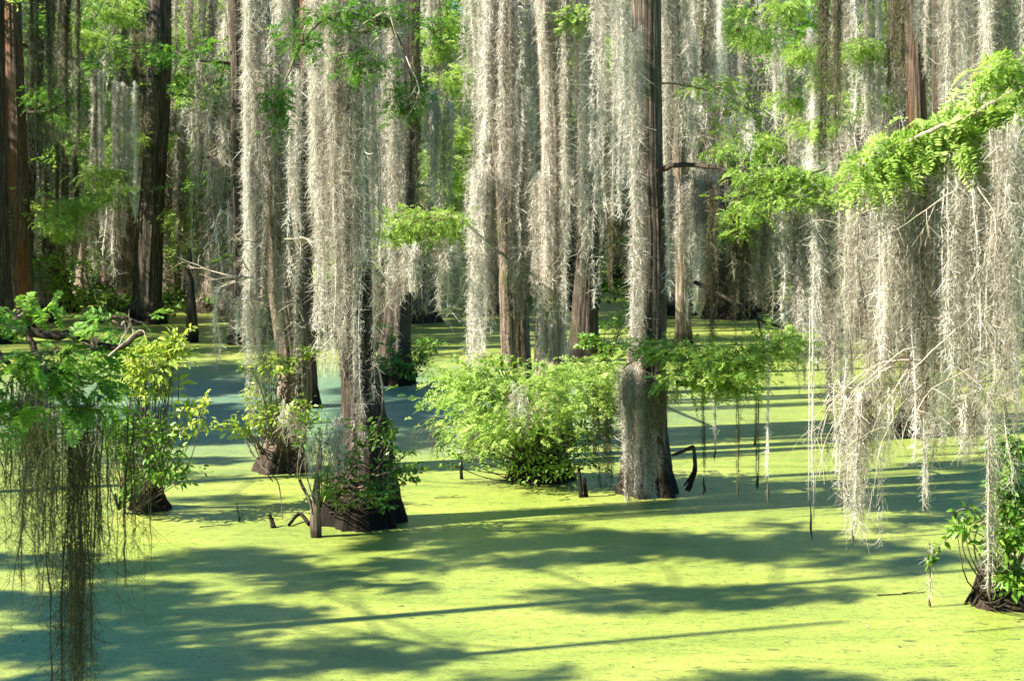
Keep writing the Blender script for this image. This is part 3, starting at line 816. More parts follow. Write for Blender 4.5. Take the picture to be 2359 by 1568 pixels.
# top centre light sprays
tM2.foliage([tM2.clump(1320, 45, 34, 38, 150, 1.2)], M_LIME, L=0.2)
# near-black trunk: dark horizontal limb with leafy end
tR.limb([(1500, 400), (1560, 378, 0.6), (1640, 385, 1.0), (1700, 400, 1.2), (1780, 420, 1.4), (1900, 390, 1.6)], 7, M_DARK)
tR.foliage([tR.clump(1770, 405, 70, 22, 420, 1.4), tR.clump(1850, 410, 70, 26, 460, 1.5), tR.clump(1720, 470, 50, 40, 300, 1.2), tR.clump(1810, 455, 90, 22, 460, 1.4),
            tR.clump(1640, 352, 40, 20, 180, 0.8), tR.clump(1700, 540, 30, 40, 140, 1.0), tR.clump(1900, 440, 40, 30, 200, 1.6)], M_LIME, L=0.15, tint=0.4, per=0.5)
tR.limb([(1505, 190), (1570, 196, -2), (1640, 212, -3), (1710, 250, -3.4)], 3, M_BARK)
tR.foliage([tR.clump(1640, 190, 60, 24, 260, -3), tR.clump(1720, 230, 50, 40, 260, -3.3), tR.clump(1690, 300, 40, 40, 160, -3.3)], M_LIME, L=0.15, tint=0.35, per=0.4)
# low feathery limb across the water
tR.limb([(1500, 800), (1545, 820, 0.8), (1620, 840, 1.4), (1700, 830, 1.8), (1790, 800, 2.0)], 8, M_BARK)
tR.foliage([tR.clump(1560, 815, 80, 30, 300, 1.2), tR.clump(1640, 840, 90, 40, 480, 1.6), tR.clump(1720, 825, 90, 40, 420, 1.8), tR.clump(1600, 875, 90, 26, 240, 1.2), tR.clump(1690, 880, 60, 30, 200, 1.4),
            tR.clump(1790, 790, 60, 30, 220, 2), tR.clump(1500, 805, 50, 26, 160, 1.0)], M_LIME, L=0.19, tint=0.45)
tR.limb([(1500, 860), (1560, 880, 0.5), (1640, 890, 1.0), (1740, 905, 1.2)], 9, M_DARK)
g = Geo()
tube(g, smooth_path([W(1600, 650, 27.5), W(1680, 690, 27), W(1745, 735, 26.8), W(1810, 757, 26.6)], 14), np.linspace(0.035, 0.015, 14), 7, 0.3, 0.05)
tube(g, smooth_path([W(1745, 735, 26.8), W(1755, 780, 26.8), W(1760, 800, 26.9)], 8), np.linspace(0.022, 0.012, 8), 6, 0.3)
g.build('limb', M_DARK, tR.root, tR.base, True)
tR2.foliage([tR2.clump(px, py, 48, 26, 240, dd) for px, py, dd in [(1700, 60, 14), (1760, 95, 13), (1850, 130, 15), (1920, 175, 14), (1990, 110, 16), (1825, 235, 13), (1890, 290, 14), (1800, 20, 15), (1980, 230, 15), (1750, 330, 12), (1700, 500, 12), (2030, 40, 14), (1660, 20, 12)]],
            M_LIME, L=0.2, m=8, tint=0.5, per=0.9, droop=0.7)
tA2.foliage([tA2.clump(px, py, 34, 30, 170, dd) for px, py, dd in [(1000, 110, -4), (1040, 170, -6), (1030, 300, -8), (1045, 400, -6), (970, 240, -4), (1000, 380, -5), (1010, 40, -6), (1040, 520, -9)]], M_LIME, L=0.24, m=7, tint=0.5, per=1.2)
tC.foliage([tC.clump(px, py, 44, 28, 220, dd) for px, py, dd in [(230, 400, 3), (250, 450, 4), (165, 480, 4), (280, 330, 1), (130, 520, 5), (300, 240, -4), (440, 60, -6), (420, 330, -6), (480, 400, -5), (250, 30, 2), (190, 90, 1), (500, 480, -4), (420, 500, -3)]],
           M_LIME, L=0.26, m=6, tint=0.48, per=1.2, droop=0.5)
# crooked limb from the thick dark tree across to the leaning one
tB.limb([(380, 215), (430, 220, 2), (500, 240, 4), (570, 265, 6)], 5, M_DARK)
tB.limb([(500, 240, 4), (540, 215, 4.5), (570, 210, 5)], 3, M_DARK)
tB.foliage([tB.clump(270, 105, 60, 30, 420, 3), tB.clump(330, 120, 60, 30, 380, 2), tB.clump(430, 130, 60, 60, 420, -3), tB.clump(280, 150, 50, 20, 200, 3)], M_LEAF, L=0.26, m=6, tint=0.5, per=0.45)
tB.limb([(365, 170), (330, 175, 2), (280, 160, 3)], 4, M_DARK)
tC.limb([(60, 260), (110, 255, 2), (160, 235, 3), (180, 240, 3.5)], 4, M_DARK)
tC.foliage([tC.clump(130, 210, 60, 30, 360, 3), tC.clump(150, 260, 30, 25, 140, 3), tC.clump(90, 225, 40, 40, 220, 2), tC.clump(220, 20, 90, 40, 400, 3)], M_LEAF, L=0.26, m=6, tint=0.4, per=0.45)
# white forked twigs on the leaning trunk
g = Geo()
rng = np.random.default_rng(31)
for (px, py, dx, dz, ln, r) in [(585, 640, -1, 0.05, 0.85, 0.016), (575, 625, -0.6, 0.7, 0.5, 0.012), (580, 650, -0.3, -0.9, 0.45, 0.012), (570, 640, -0.9, -0.25, 0.6, 0.012), (590, 560, -0.7, 0.25, 0.35, 0.01)]:
    g = Geo()
    bare(g, W(px, py, 27.6), [dx, -0.1, dz], ln, r, 2, rng)
    g.build('bare_twig', M_TWIG, tL.root, tL.base, True)
g = Geo()
for (px, py, dx, dz, ln, r) in [(655, 552, 1, 0.1, 0.45, 0.022), (690, 548, 0.8, 0.15, 0.3, 0.02), (700, 740, -0.6, 0.9, 0.5, 0.012)]:
    g = Geo()
    bare(g, W(px, py, 27.5), [dx, -0.1, dz], ln, r, 1, rng)
    g.build('dead_stub', M_TWIG, tL.root, tL.base, True)

# ------------------------------------------------------------------ the bright tree at the edge: its trunk stands outside the picture
tX = Tree('bald_cypress', 'bright lime cypress boughs with bare forked twigs reaching in from the edge', [(2620, 1560, 200), (2615, 1400, 150), (2600, 900, 110), (2590, 300, 96), (2590, -300, 84)], M_BARK, 41, d=16.0, group=CYP, top=14)
X = 15.0
for pts, r in [([(2600, 300), (2480, 180, .6), (2380, 190, 1.0), (2250, 260, 1.2), (2120, 310, 1.2), (2010, 380, 1.0)], 13),
               ([(2600, 480), (2450, 430, .6), (2340, 350, 1.0), (2200, 340, 1.0), (2060, 430, .8), (1950, 510, .6)], 11),
               ([(2600, 560), (2430, 600, .6), (2330, 670, 1.0), (2200, 760, 1.0), (2110, 800, .8), (2040, 850, .6)], 10),
               ([(2600, 700), (2420, 640, .6), (2300, 645, 1.1), (2200, 690, 1.0), (2050, 710, .8)], 8)]:
    tX.limb(pts, r * 0.75, M_GREYTWIG, d=16.0)
tX.foliage([tX.clump(2330, 170, 60, 60, 150, 0, X), tX.clump(2270, 250, 70, 50, 150, 0, X), tX.clump(2190, 300, 70, 34, 140, 0, X), tX.clump(2110, 310, 70, 30, 150, 0, X),
            tX.clump(2040, 345, 56, 40, 140, 0, X), tX.clump(2000, 400, 40, 50, 90, 0, X), tX.clump(2160, 350, 70, 34, 120, 0, X), tX.clump(2280, 320, 60, 60, 120, 0, X),
            tX.clump(2345, 250, 40, 60, 80, 0, X)], M_LIME, L=0.2, m=12, tint=0.6, droop=0.8, per=0.62)
g = Geo()
rng = np.random.default_rng(42)
for (px, py, dx, dz, ln, r) in [(2110, 800, -1, -0.15, 0.65, 0.012), (2120, 830, -1, 0.05, 0.9, 0.012), (2060, 840, -1, -0.2, 0.7, 0.01), (2200, 760, -0.9, -0.5, 0.8, 0.012),
                                (2260, 740, 0.4, -1, 0.7, 0.011), (2250, 430, 0.6, -0.9, 0.5, 0.012), (2200, 440, -1, -0.3, 0.6, 0.01), (2130, 880, -0.7, -0.6, 0.7, 0.01),
                                (2230, 850, -0.8, -0.4, 0.7, 0.01), (2180, 830, 0.7, -0.5, 0.6, 0.01), (2020, 480, -1, -0.25, 0.4, 0.01), (2300, 600, 0.8, 0.3, 0.5, 0.01), (2090, 850, -0.8, -0.8, 0.6, 0.009)]:
    g = Geo()
    bare(g, W(px, py, X - 0.45), [dx, -0.1, dz], ln * 1.05, r * 0.7, 2, rng, sag=0.6)
    g.build('bare_twig', M_TWIG, tX.root, tX.base, True)
tX.crown(11.5, 14, 2.0, 2)

# ------------------------------------------------------------------ foreground branch with moss, its trunk outside the picture
tY = Tree('bald_cypress', 'leafy cypress branch with dark limb reaching in low from the edge', [(-420, 1700, 260), (-420, 1300, 170), (-430, 900, 130), (-430, 200, 110), (-440, -500, 90)], M_BARK, 51, d=11.5, group=CYP, top=10)
for pts, r in [([(-430, 700), (-100, 740, 0), (60, 765, 0), (180, 775, .1), (270, 800, .2), (330, 760, .2)], 16), ([(60, 765), (110, 850, .1), (170, 900, .1), (240, 960, .1)], 9),
               ([(-60, 745), (20, 840, .2), (60, 900, .2)], 9), ([(180, 775), (260, 730, 0), (330, 745, 0)], 6)]:
    tY.limb(pts, r, M_DARK, d=11.2)
tY.foliage([tY.clump(40, 715, 80, 30, 120, 0, 11.2), tY.clump(130, 800, 90, 26, 110, .2, 11.2), tY.clump(70, 850, 90, 34, 130, .3, 11.2), tY.clump(180, 860, 80, 44, 120, .3, 11.2),
            tY.clump(110, 920, 110, 44, 150, .3, 11.2), tY.clump(280, 745, 50, 20, 36, 0, 11.2), tY.clump(200, 935, 60, 40, 60, .3, 11.2), tY.clump(30, 930, 50, 60, 70, .2, 11.2),
            tY.clump(220, 795, 50, 20, 50, .2, 11.2)], M_LEAF, L=0.155, m=11, tint=0.45, droop=0.3, per=0.4)
up = np.array([-SUN_H[0], -SUN_H[1], TAN_EL])  # unseen leaf clumps added sunward to shade the moss ropes below
tY.foliage([(W(120, 1180, 11.1) + up * 3.2, (0.75, 0.75, 0.5), 420), (W(150, 1400, 11.1) + up * 3.2, (0.6, 0.7, 0.5), 420), (W(150, 1560, 11.1) + up * 3.0, (0.6, 0.7, 0.5), 340), (W(80, 1000, 11.1) + up * 4.2, (0.6, 0.6, 0.3), 160)], M_LEAF, L=0.3, m=6, per=1.0)
g = Geo()
rng = np.random.default_rng(52)
for (px, py, dx, dz, ln) in [(100, 860, 0.8, -0.6, 0.4), (150, 900, 0.6, -0.8, 0.35), (60, 900, 0.8, -0.7, 0.4), (180, 980, -0.9, -0.6, 0.3), (250, 820, 0.7, 0.6, 0.25)]:
    g = Geo()
    bare(g, W(px, py, 10.9), [dx, -0.1, dz], ln, 0.007, 2, rng)
    g.build('bare_twig', M_TWIG, tY.root, tY.base, True)


# ------------------------------------------------------------------ shrubs on stumps and tree feet
def shrub(label, base, clumps, mat, leaf=0.075, seed=0, stems=14, fr=None, group='shrubs growing on stumps and tree feet', name='shrub', wr=0.42, tint=0.5, stump=None, stem_mat=None, shoots=()):
    rng = np.random.default_rng(seed)
    root = empty(name, base, label, 'shrub', group)
    g, t = Geo(), Geo()
    for (cen, rad, n) in clumps:
        k = max(6, n // 18)
        pos, dr, sub = blob_points(cen, rad, n, k, rng, 0.3)
        leaves(g, pos, dr, leaf * rng.uniform(0.55, 1.35, n), wr, rng, tint)
        b = np.asarray(base) + rng.normal(0, 0.12, 3) * np.array([1, 1, 0])
        b[2] = 0.05
        for e in sub[:stems]:
            mid = (b + e) / 2 + rng.normal(0, 0.1, 3)
            tube(t, smooth_path([b, mid, e], 9), np.linspace(0.013, 0.004, 9), 5, 0.4)
    for sh in shoots:                                   # long shoots with leaves in rows
        pth = smooth_path(sh, 24)
        tube(t, pth, np.linspace(0.012, 0.004, 24), 5, 0.4)
        m = len(sh) * 14
        q = pth[rng.integers(5, 24, m)] + rng.normal(0, 0.015, (m, 3))
        leaves(g, q, rng.normal(0, 1, (m, 3)) + [0, 0, 0.2], leaf * rng.uniform(0.6, 1.2, m), wr, rng, tint)
    g.mi = 1
    for a, b, c in zip(t.v, t.f, t.t):
        g.v.append(a)
        g.f.append(b + g.n)
        g.m.append(np.full(len(b), 1, np.int32))
        g.t.append(c)
    g.n += t.n
    g.build('foliage', [mat, stem_mat or M_BARK], root, base)
    if fr:
        g2 = Geo()
        for (cen, rad, n) in fr:
            pos, dr, sub = blob_points(cen, rad, n, max(6, n // 26), rng)
            n = len(pos) * 7 // 10
            pos, dr = pos[:n], dr[:n]
            fronds(g2, pos, dr, 0.18 * rng.uniform(0.6, 1.3, n), 7, rng=rng, tint=0.6)
        g2.build('cypress_foliage', M_LIME, root, base)
    if stump:
        stump(root, base, rng)
    return root


def cl(px, py, rx, ry, n, d):
    s = d / FPX
    return (W(px, py, d), (rx * s, rx * s * 0.8, ry * s), n)


def root_stump(w, h, mat, knees=9):
    def f(root, base, rng):
        b = np.asarray(base)
        zz = np.linspace(-0.3, h, 26)
        path = np.stack([b[0] + rng.normal(0, 0.01, 26), b[1] + np.zeros(26), zz], -1)
        trunk_geo(path, w * (1 - 0.65 * np.clip(zz / h, 0, 1) ** 0.7), 44, 40, int(rng.integers(1e6)), 0.12, 0.5).build('stump', mat, root, base, True)
        t = Geo()
        for k in range(knees * 3):
            a = rng.uniform(0, 6.28)
            q = b + np.array([math.cos(a), math.sin(a), 0]) * w * rng.uniform(0.75, 1.3)
            up = b + np.array([math.cos(a), math.sin(a), 0]) * w * 0.6 + np.array([0, 0, rng.uniform(0.15, h * 0.9)])
            q[2] = -0.05
            tube(t, smooth_path([q, (q + up) / 2 + rng.normal(0, 0.05, 3), up], 8), np.linspace(0.022, 0.008, 8), 5, 0.3)
        t.build('root', M_BARK, root, base, True)
    return f


bd = 27.0
mound = ground(1245, 1103)
shrub('big sunlit leafy mound of feathery sprays on a stump, centre of the pool', mound, [cl(1190, 1010, 130, 60, 620, bd), cl(1090, 900, 60, 50, 200, bd), cl(1330, 1010, 90, 70, 480, bd - 0.3), cl(1200, 1055, 130, 34, 420, bd), cl(1230, 1085, 140, 16, 200, bd - 0.3), cl(1330, 1070, 70, 24, 160, bd - 0.3),
      cl(1130, 850, 70, 26, 220, bd), cl(1040, 1040, 40, 50, 90, bd)], M_BROAD, 0.085, 61, shoots=[[W(1180, 1060, bd), W(1060, 1000, bd), W(1010, 1040, bd)], [W(1180, 1000, bd), W(1090, 860, bd), W(1040, 820, bd)], [W(1200, 1000, bd), W(1165, 860, bd), W(1150, 825, bd)], [W(1300, 1050, bd), W(1400, 1000, bd), W(1440, 1030, bd)]], fr=[cl(1180, 905, 140, 60, 760, bd), cl(1090, 935, 76, 80, 360, bd), cl(1310, 915, 110, 60, 520, bd - 0.3), cl(1380, 865, 110, 30, 420, bd - 0.5),
      cl(1410, 920, 66, 44, 320, bd - 0.5), cl(1180, 980, 120, 50, 560, bd - 0.6), cl(1060, 860, 46, 34, 180, bd), cl(1330, 848, 60, 22, 200, bd), cl(1150, 865, 70, 26, 120, bd)], stump=root_stump(0.5, 0.8, M_BARK, 30), tint=0.68)
shrub('leafy vines climbing the wide dark buttress', ground(745, 1190), [cl(880, 1085, 50, 80, 170, 23.1), cl(880, 1160, 44, 36, 70, 22.7), cl(770, 1110, 34, 60, 40, 22.4), cl(820, 1000, 40, 50, 70, 22.9), cl(800, 1060, 40, 70, 80, 22.6), cl(745, 985, 60, 50, 130, 23), cl(930, 1075, 36, 46, 130, 23.2), cl(840, 1150, 60, 40, 60, 22.6), cl(760, 1130, 36, 50, 130, 22.6),
      cl(880, 980, 20, 60, 60, 23.4)], M_BROAD, 0.09, 62, shoots=[[W(860, 1140, 22.9), W(920, 1060, 22.9), W(955, 1040, 22.8)], [W(870, 1180, 22.9), W(930, 1110, 22.8), W(962, 1110, 22.7)], [W(860, 1100, 23), W(905, 1000, 23), W(890, 970, 23)]], tint=0.5, name='vine')
shrub('yellow-green shrub on the foot of the leaning mossy trunk', ground(610, 1075), [cl(605, 960, 40, 60, 320, 28), cl(640, 840, 70, 16, 200, 27.8), cl(590, 900, 30, 40, 130, 28), cl(700, 815, 26, 16, 90, 27.8), cl(560, 985, 40, 22, 120, 27.5), cl(680, 960, 60, 40, 220, 27.6)],
      M_YELLOW, 0.095, 63, shoots=[[W(620, 1060, 27.8), W(570, 990, 27.6), W(520, 985, 27.4), W(470, 990, 27.2), W(430, 1010, 27)], [W(640, 1000, 27.8), W(640, 880, 27.8), W(700, 812, 27.7), W(720, 800, 27.7)], [W(630, 1000, 27.8), W(590, 870, 27.8), W(550, 850, 27.7)]], tint=0.45)
shrub('tall shrub with glowing yellow leaves on a stump by the foreground branch', ground(345, 1172), [cl(350, 830, 70, 40, 420, 24.4), cl(330, 890, 70, 40, 380, 24.4), cl(300, 830, 40, 40, 150, 24.4), cl(405, 800, 24, 40, 110, 24.4), cl(430, 960, 60, 26, 140, 24.4)], M_YELLOW, 0.115, 64, shoots=[[W(350, 1000, 24.4), W(370, 860, 24.4), W(410, 800, 24.3), W(440, 755, 24.2)], [W(350, 1050, 24.4), W(410, 1000, 24.2), W(460, 960, 24), W(472, 905, 24)], [W(350, 1000, 24.4), W(330, 860, 24.4), W(300, 780, 24.3)]],
      tint=0.55, stump=root_stump(0.3, 0.5, M_BARK, 7))
shrub('deep green shrub around the stump beneath the glowing yellow leaves', ground(335, 1168) + np.array([0, -0.4, 0]), [cl(330, 1010, 80, 60, 620, 24), cl(380, 1080, 70, 40, 330, 24), cl(310, 1100, 40, 60, 200, 24), cl(280, 980, 40, 70, 240, 24)], M_BROAD, 0.095, 65, tint=0.5)
shrub('dark leafy shrub hugging the black base behind the widest buttress', ground(940, 880), [cl(890, 800, 26, 50, 160, 40.5), cl(945, 830, 36, 40, 240, 40.5), cl(980, 800, 36, 26, 140, 40.5)], M_BROAD, 0.13, 66, tint=0.45)
sR = ground(2310, 1392)
shrub('leafy shrub on rooty stump, cut by the edge near the bottom', sR, [cl(2320, 1020, 36, 60, 240, 18.6), cl(2330, 1130, 44, 70, 420, 18.6), cl(2320, 1250, 50, 60, 420, 18.4), cl(2290, 1200, 30, 50, 140, 18.5), cl(2330, 1330, 46, 40, 260, 18.4), cl(2220, 1215, 36, 16, 50, 18.4)],
      M_BROAD, 0.105, 67, tint=0.5, shoots=[[W(2310, 1300, 18.6), W(2270, 1205, 18.7), W(2215, 1215, 18.8), W(2160, 1260, 18.9), W(2138, 1300, 19)], [W(2310, 1330, 18.6), W(2250, 1180, 18.5), W(2190, 1182, 18.5)]], stump=root_stump(0.36, 0.55, M_BARK, 6))
shrub('low leafy spray in front of the dark far-back trunk', ground(1400, 830), [cl(1345, 785, 32, 18, 120, 44), cl(1400, 800, 40, 30, 160, 46), cl(1430, 740, 40, 50, 240, 48)], M_BROAD, 0.15, 68, tint=0.5)
shrub('sunny yellow-green shrub by the far bank under the reddish trunk', ground(110, 735), [cl(110, 640, 60, 50, 320, 62), cl(160, 680, 40, 40, 160, 62)], M_YELLOW, 0.22, 69, tint=0.45)


# ------------------------------------------------------------------ sticks and snags
def stick(label, paths, mat, group='sticks and snags in the water', name='dead_stick', cat='stick'):
    b = np.asarray(paths[0][0][0])
    g = Geo()
    for pts, r0, r1 in paths:
        tube(g, smooth_path(pts, 14), np.linspace(r0, r1, 14), 7, 0.5, 0.08)
    return tag(g.build(name, mat, None, b, True), label, cat, group)


stick('dark bent stick standing like an upturned V beside the near-black trunk', [([W(1583, 1130, 25.6), W(1600, 1080, 25.6), W(1597, 1028, 25.6)], 0.045, 0.025), ([W(1597, 1028, 25.6), W(1570, 1040, 25.7), W(1548, 1048, 25.8)], 0.03, 0.02),
      ([W(1602, 1075, 25.6), W(1588, 1100, 25.5), W(1575, 1118, 25.4)], 0.022, 0.012)], M_DARK)
stick('pale arching stick curving up beside the wide dark base', [([W(868, 985, 23.3), W(880, 950, 23.3), W(882, 900, 23.3), W(872, 850, 23.3), W(862, 820, 23.3)], 0.022, 0.01)], M_TWIG)
stick('small broken stub leaning out of the duckweed', [([ground(630, 1215), W(626, 1198, 23.6), W(620, 1184, 23.6)], 0.04, 0.022)], M_DARK)
stick('knobbly mossy stump post with crumbling top, by the wide dark base', [([ground(728, 1236) - np.array([0, 0, .2]), W(727, 1180, 22.9), W(730, 1120, 22.9), W(738, 1030, 23)], 0.085, 0.03), ([W(690, 1105, 22.9), W(712, 1150, 22.8), W(720, 1185, 22.8)], 0.02, 0.015)], M_BARK)
stick('thin dark stick poking from duckweed, alone in the sunlit patch', [([ground(551, 1200), W(549, 1180, 24), W(545, 1158, 24)], 0.009, 0.005), ([ground(551, 1200), W(560, 1180, 24)], 0.008, 0.005)], M_DARK)
stick('slender bowed sticks dipping into the sunlit duckweed', [([W(565, 1015, 26), W(600, 1070, 25.6), W(640, 1110, 25), W(650, 1195, 24)], 0.012, 0.006), ([W(590, 1020, 26), W(610, 1080, 25.6), W(628, 1108, 25)], 0.012, 0.008)], M_TWIG)
stick('low rotting branch lying on the duckweed beside the stump post', [([ground(712, 1212) + [0, 0, .03], ground(690, 1200) + [0, 0, .1], ground(665, 1212) + [0, 0, .02]], 0.03, 0.02)], M_DARK)
stick('dark snag post standing alone in far duckweed', [([ground(443, 786) - np.array([0, 0, .2]), W(443, 740, 53), W(438, 640, 53), W(436, 572, 53)], 0.24, 0.05)], M_DARK, name='dead_snag', cat='snag')
stick('cluster post of black drowned roots before the leafy mound', [([ground(1338, 1145), W(1336, 1110, 25.9), W(1332, 1075, 25.9)], 0.035, 0.02), ([ground(1349, 1143), W(1346, 1100, 25.9)], 0.04, 0.02)], M_DARK)
stick('thin black post before the leafy mound, nearest its shaggy edge', [([ground(1063, 1103), W(1062, 1080, 27.5), W(1063, 1050, 27.5)], 0.03, 0.02)], M_DARK)
stick('reddish fallen branch among roots of the edge shrub', [([ground(2325, 1402), W(2340, 1380, 18.9), W(2375, 1340, 18.9)], 0.03, 0.02)], M_RED)
g = Geo()
rng = np.random.default_rng(77)
for k in range(6):
    bare(g, W(1025, 965 + k * 5, 27), [-1, -0.1, 0.15 - k * 0.16], 0.5, 0.01, 1, rng, sag=0.9)
tag(g.build('dead_stick', M_TWIG, None, W(1030, 970, 27), True), 'drooping bare twigs sticking out of the leafy mound over blue shade', 'stick', 'sticks and snags in the water')

# pale flared stumps on the far bank
for k, (px, py, w, ytop, lab) in enumerate([(283, 708, 60, 610, 'pale cone-shaped stump glowing in sun on the far bank'), (190, 702, 62, 560, 'grey flared trunk foot on the far bank beside the pale cone'),
                                            (122, 742, 26, 712, 'short cut orange-brown stump end by the far bank')]):
    tr = Tree('cypress_stump', lab, [(px, py, w), (px - 2, py - (py - ytop) * 0.4, w * 0.45), (px, ytop, w * 0.16)], M_PALE if k != 1 else M_BARK, 90 + k, group='stumps on the far bank', cat='stump', sides=30)

# scraps of leaf and bark afloat on the weed
rng = np.random.default_rng(88)
M_SCRAP = thin_mat('fallen_leaf_scraps', [(0.1, (0.05, 0.035, 0.02)), (0.5, (0.16, 0.12, 0.05)), (0.9, (0.42, 0.38, 0.22))], trans=0.05)
g = Geo()
d = 14 + 30 * rng.uniform(0, 1, 450) ** 1.4
q = np.stack([rng.uniform(-0.32, 0.32, 450) * d, d, rng.uniform(0.006, 0.014, 450)], -1)
az = rng.uniform(0, 6.28, 450)
leaves(g, q, np.stack([np.cos(az), np.sin(az), rng.uniform(0, 0.12, 450)], -1), rng.uniform(0.015, 0.05, 450), 0.4, rng, 0.45)
tag(g.build('floating_leaf_debris', M_SCRAP), None, None, kind='stuff')
for px, py, ln, az, lab in [(1000, 1148, 0.5, 0.1, 'pale thin twig afloat in bright duckweed before the leafy mound'), (2020, 1372, 0.6, 0.2, 'long thin dark twig afloat near the edge shrub'), (460, 1215, 0.5, 0.4, 'brown twig afloat by the lone dark stick')]:
    p0 = ground(px, py) + np.array([0, 0, 0.012])
    e = p0 + np.array([math.cos(az), math.sin(az), 0.02]) * ln
    g = Geo()
    tube(g, smooth_path([p0, (p0 + e) / 2 + rng.normal(0, 0.02, 3) * [1, 1, 0.3], e], 10), np.linspace(0.007, 0.003, 10), 6, 0.5, 0.08)
    tube(g, smooth_path([(p0 + e) / 2, (p0 + e) / 2 + rng.normal(0, 0.07, 3) * [1, 1, 0.2] + [0.08, 0.05, 0.01]], 5), np.linspace(0.007, 0.003, 5), 5, 0.5)
    tag(g.build('floating_twig', M_TWIG if 'pale' in lab else M_DARK, None, p0, True), lab, 'twig', 'twigs afloat on the duckweed')

# ------------------------------------------------------------------ background forest: cypress kinds, each copied with its parts
def make_far(seed, H=16.5):
    rng = np.random.default_rng(seed)
    r = rng.uniform(0.24, 0.42)
    n = 40
    zz = np.linspace(-0.3, H, n)
    lean = rng.normal(0, 0.03, 2)
    path = np.stack([lean[0] * zz + 0.15 * np.sin(zz * 0.35 + seed), lean[1] * zz, zz], -1)
    rad = r * (1 + 1.3 * np.exp(-np.maximum(zz, 0) / 0.9)) * (1 - 0.75 * np.clip(zz / H, 0, 1))
    tr = trunk_geo(path, rad, 30, 60, seed, 0.18)
    fo, mo = Geo(), Geo()
    A, L = [], []
    nl = 13
    for k in range(nl):
        z = 2.2 + (H - 3.5) * (k + rng.uniform(0, 1)) / nl
        p = np.array([np.interp(z, zz, path[:, j]) for j in range(3)])
        a = rng.uniform(0, 6.28)
        ln = rng.uniform(1.2, 3.4) * (1.1 - 0.5 * z / H)
        e = p + np.array([math.cos(a) * ln, math.sin(a) * ln, rng.uniform(-0.2, 0.7)])
        lp = smooth_path([p, (p + e) / 2 + [0, 0, 0.25], e], 9)
        tube(tr, lp, np.linspace(r * 0.28, 0.02, 9), 6, 0.5)
        if rng.uniform() < 0.8:
            pos, dr, sub = blob_points(e, (1.2, 1.2, 0.5), 150, 9, rng)
            fronds(fo, pos, dr, 0.42 * rng.uniform(0.6, 1.3, len(pos)), 4, 0.36, 0.10, rng, 0.5 + rng.normal(0, 0.12))
        ms = rng.integers(8, 26)
        q = rng.uniform(0.12, 1, ms)
        idx = np.clip(q * 8, 0, 7.99)
        i0 = idx.astype(int)
        pt = lp[i0] + (lp[i0 + 1] - lp[i0]) * (idx - i0)[:, None] + rng.normal(0, 0.1, (ms, 3))
        A += list(pt)
        L += list(np.minimum(pt[:, 2] - 1.0, np.abs(rng.normal(2.2, 1.2, ms)) + 0.5).clip(0.3))
    # moss close about the trunk
    for k in range(30):
        z = rng.uniform(4, 14)
        p = np.array([np.interp(z, zz, path[:, j]) for j in range(3)])
        a = rng.uniform(0, 6.28)
        A.append(p + np.array([math.cos(a), math.sin(a), 0]) * r * 1.1)
        L.append(rng.uniform(1.5, 4))
    moss(mo, A, L, 0.12, fib=30, fl=(0.1, 0.3), fw=0.02, core=0.035, rng=rng, tint=0.5, seg=2)
    return tr, fo, mo


bark_cycle = [M_BARK, M_DARK, M_PALE, M_BARK, M_RED, M_DARK, M_BARK]
protos = []
for k in range(7):
    tr, fo, mo = make_far(200 + k)
    protos.append((tr, fo, mo, bark_cycle[k], (M_LIME, M_LEAF, M_LIME)[k % 3]))

rng = np.random.default_rng(5)
spots = []
for (d0, d1, n, mind) in [(50, 62, 11, 2.6), (62, 78, 20, 2.6), (78, 98, 30, 2.8), (98, 118, 30, 3.0)]:
    got, tries = 0, 0
    while got < n and tries < 4000:
        tries += 1
        d = rng.uniform(d0, d1)
        px = rng.uniform(-120, 2480)
        if d < 95 and 985 < px < 1120:
            continue
        if d < 66 and (400 < px < 540 or 1120 < px < 1320):
            continue
        x = (px - CX) / FPX * d
        if all((x - s[0]) ** 2 + (d - s[1]) ** 2 > mind ** 2 for s in spots) and all((x - t.base[0]) ** 2 + (d - t.base[1]) ** 2 > 6 for t in (tA, tL, tL2, tA2, tM1, tM2, tM3, tR, tR2, tRR, tRR2, tB, tC, tE, tF)):
            spots.append((x, d, px))
            got += 1

n_seen = len(spots)
for k in range(16):                                      # beyond the edge: they shade the woods that the picture shows
    d = rng.uniform(48, 92)
    spots.append((-0.3 * d - rng.uniform(2.5, 17), d, -400 - k))
for k in range(18):
    d = rng.uniform(57, 96)
    px = rng.uniform(-60, 560)
    x = (px - CX) / FPX * d
    if all((x - q[0]) ** 2 + (d - q[1]) ** 2 > 3.0 for q in spots) and all((x - t.base[0]) ** 2 + (d - t.base[1]) ** 2 > 5 for t in (tB, tC, tE, tF)):
        spots.append((x, d, px))
MARKS = [(-99999, 'the open woods'), (-150, 'the picture edge'), (40, 'the reddish trunk'), (352, 'the thick bent trunk'), (600, 'the leaning mossy trunk'), (815, 'the wide-based tree'), (935, 'the shaded trunk'), (1165, 'the leaning grey-brown trunk'),
         (1272, 'the pale stringy trunk'), (1492, 'the near-black trunk'), (1800, 'the leafy limb end'), (2110, 'the red-brown trunk'), (2500, 'the far edge')]
ORD = ['first', 'second', 'third', 'fourth', 'fifth', 'sixth', 'seventh', 'eighth', 'ninth', 'tenth', 'eleventh', 'twelfth', 'thirteenth', 'fourteenth', 'fifteenth', 'sixteenth', 'seventeenth', 'eighteenth', 'nineteenth', 'twentieth',
       'next', 'later', 'last']
BARKWORD = {M_BARK.name: 'grey-brown', M_DARK.name: 'dark', M_PALE.name: 'pale', M_RED.name: 'reddish'}
firsts = {}
count_gap = {}
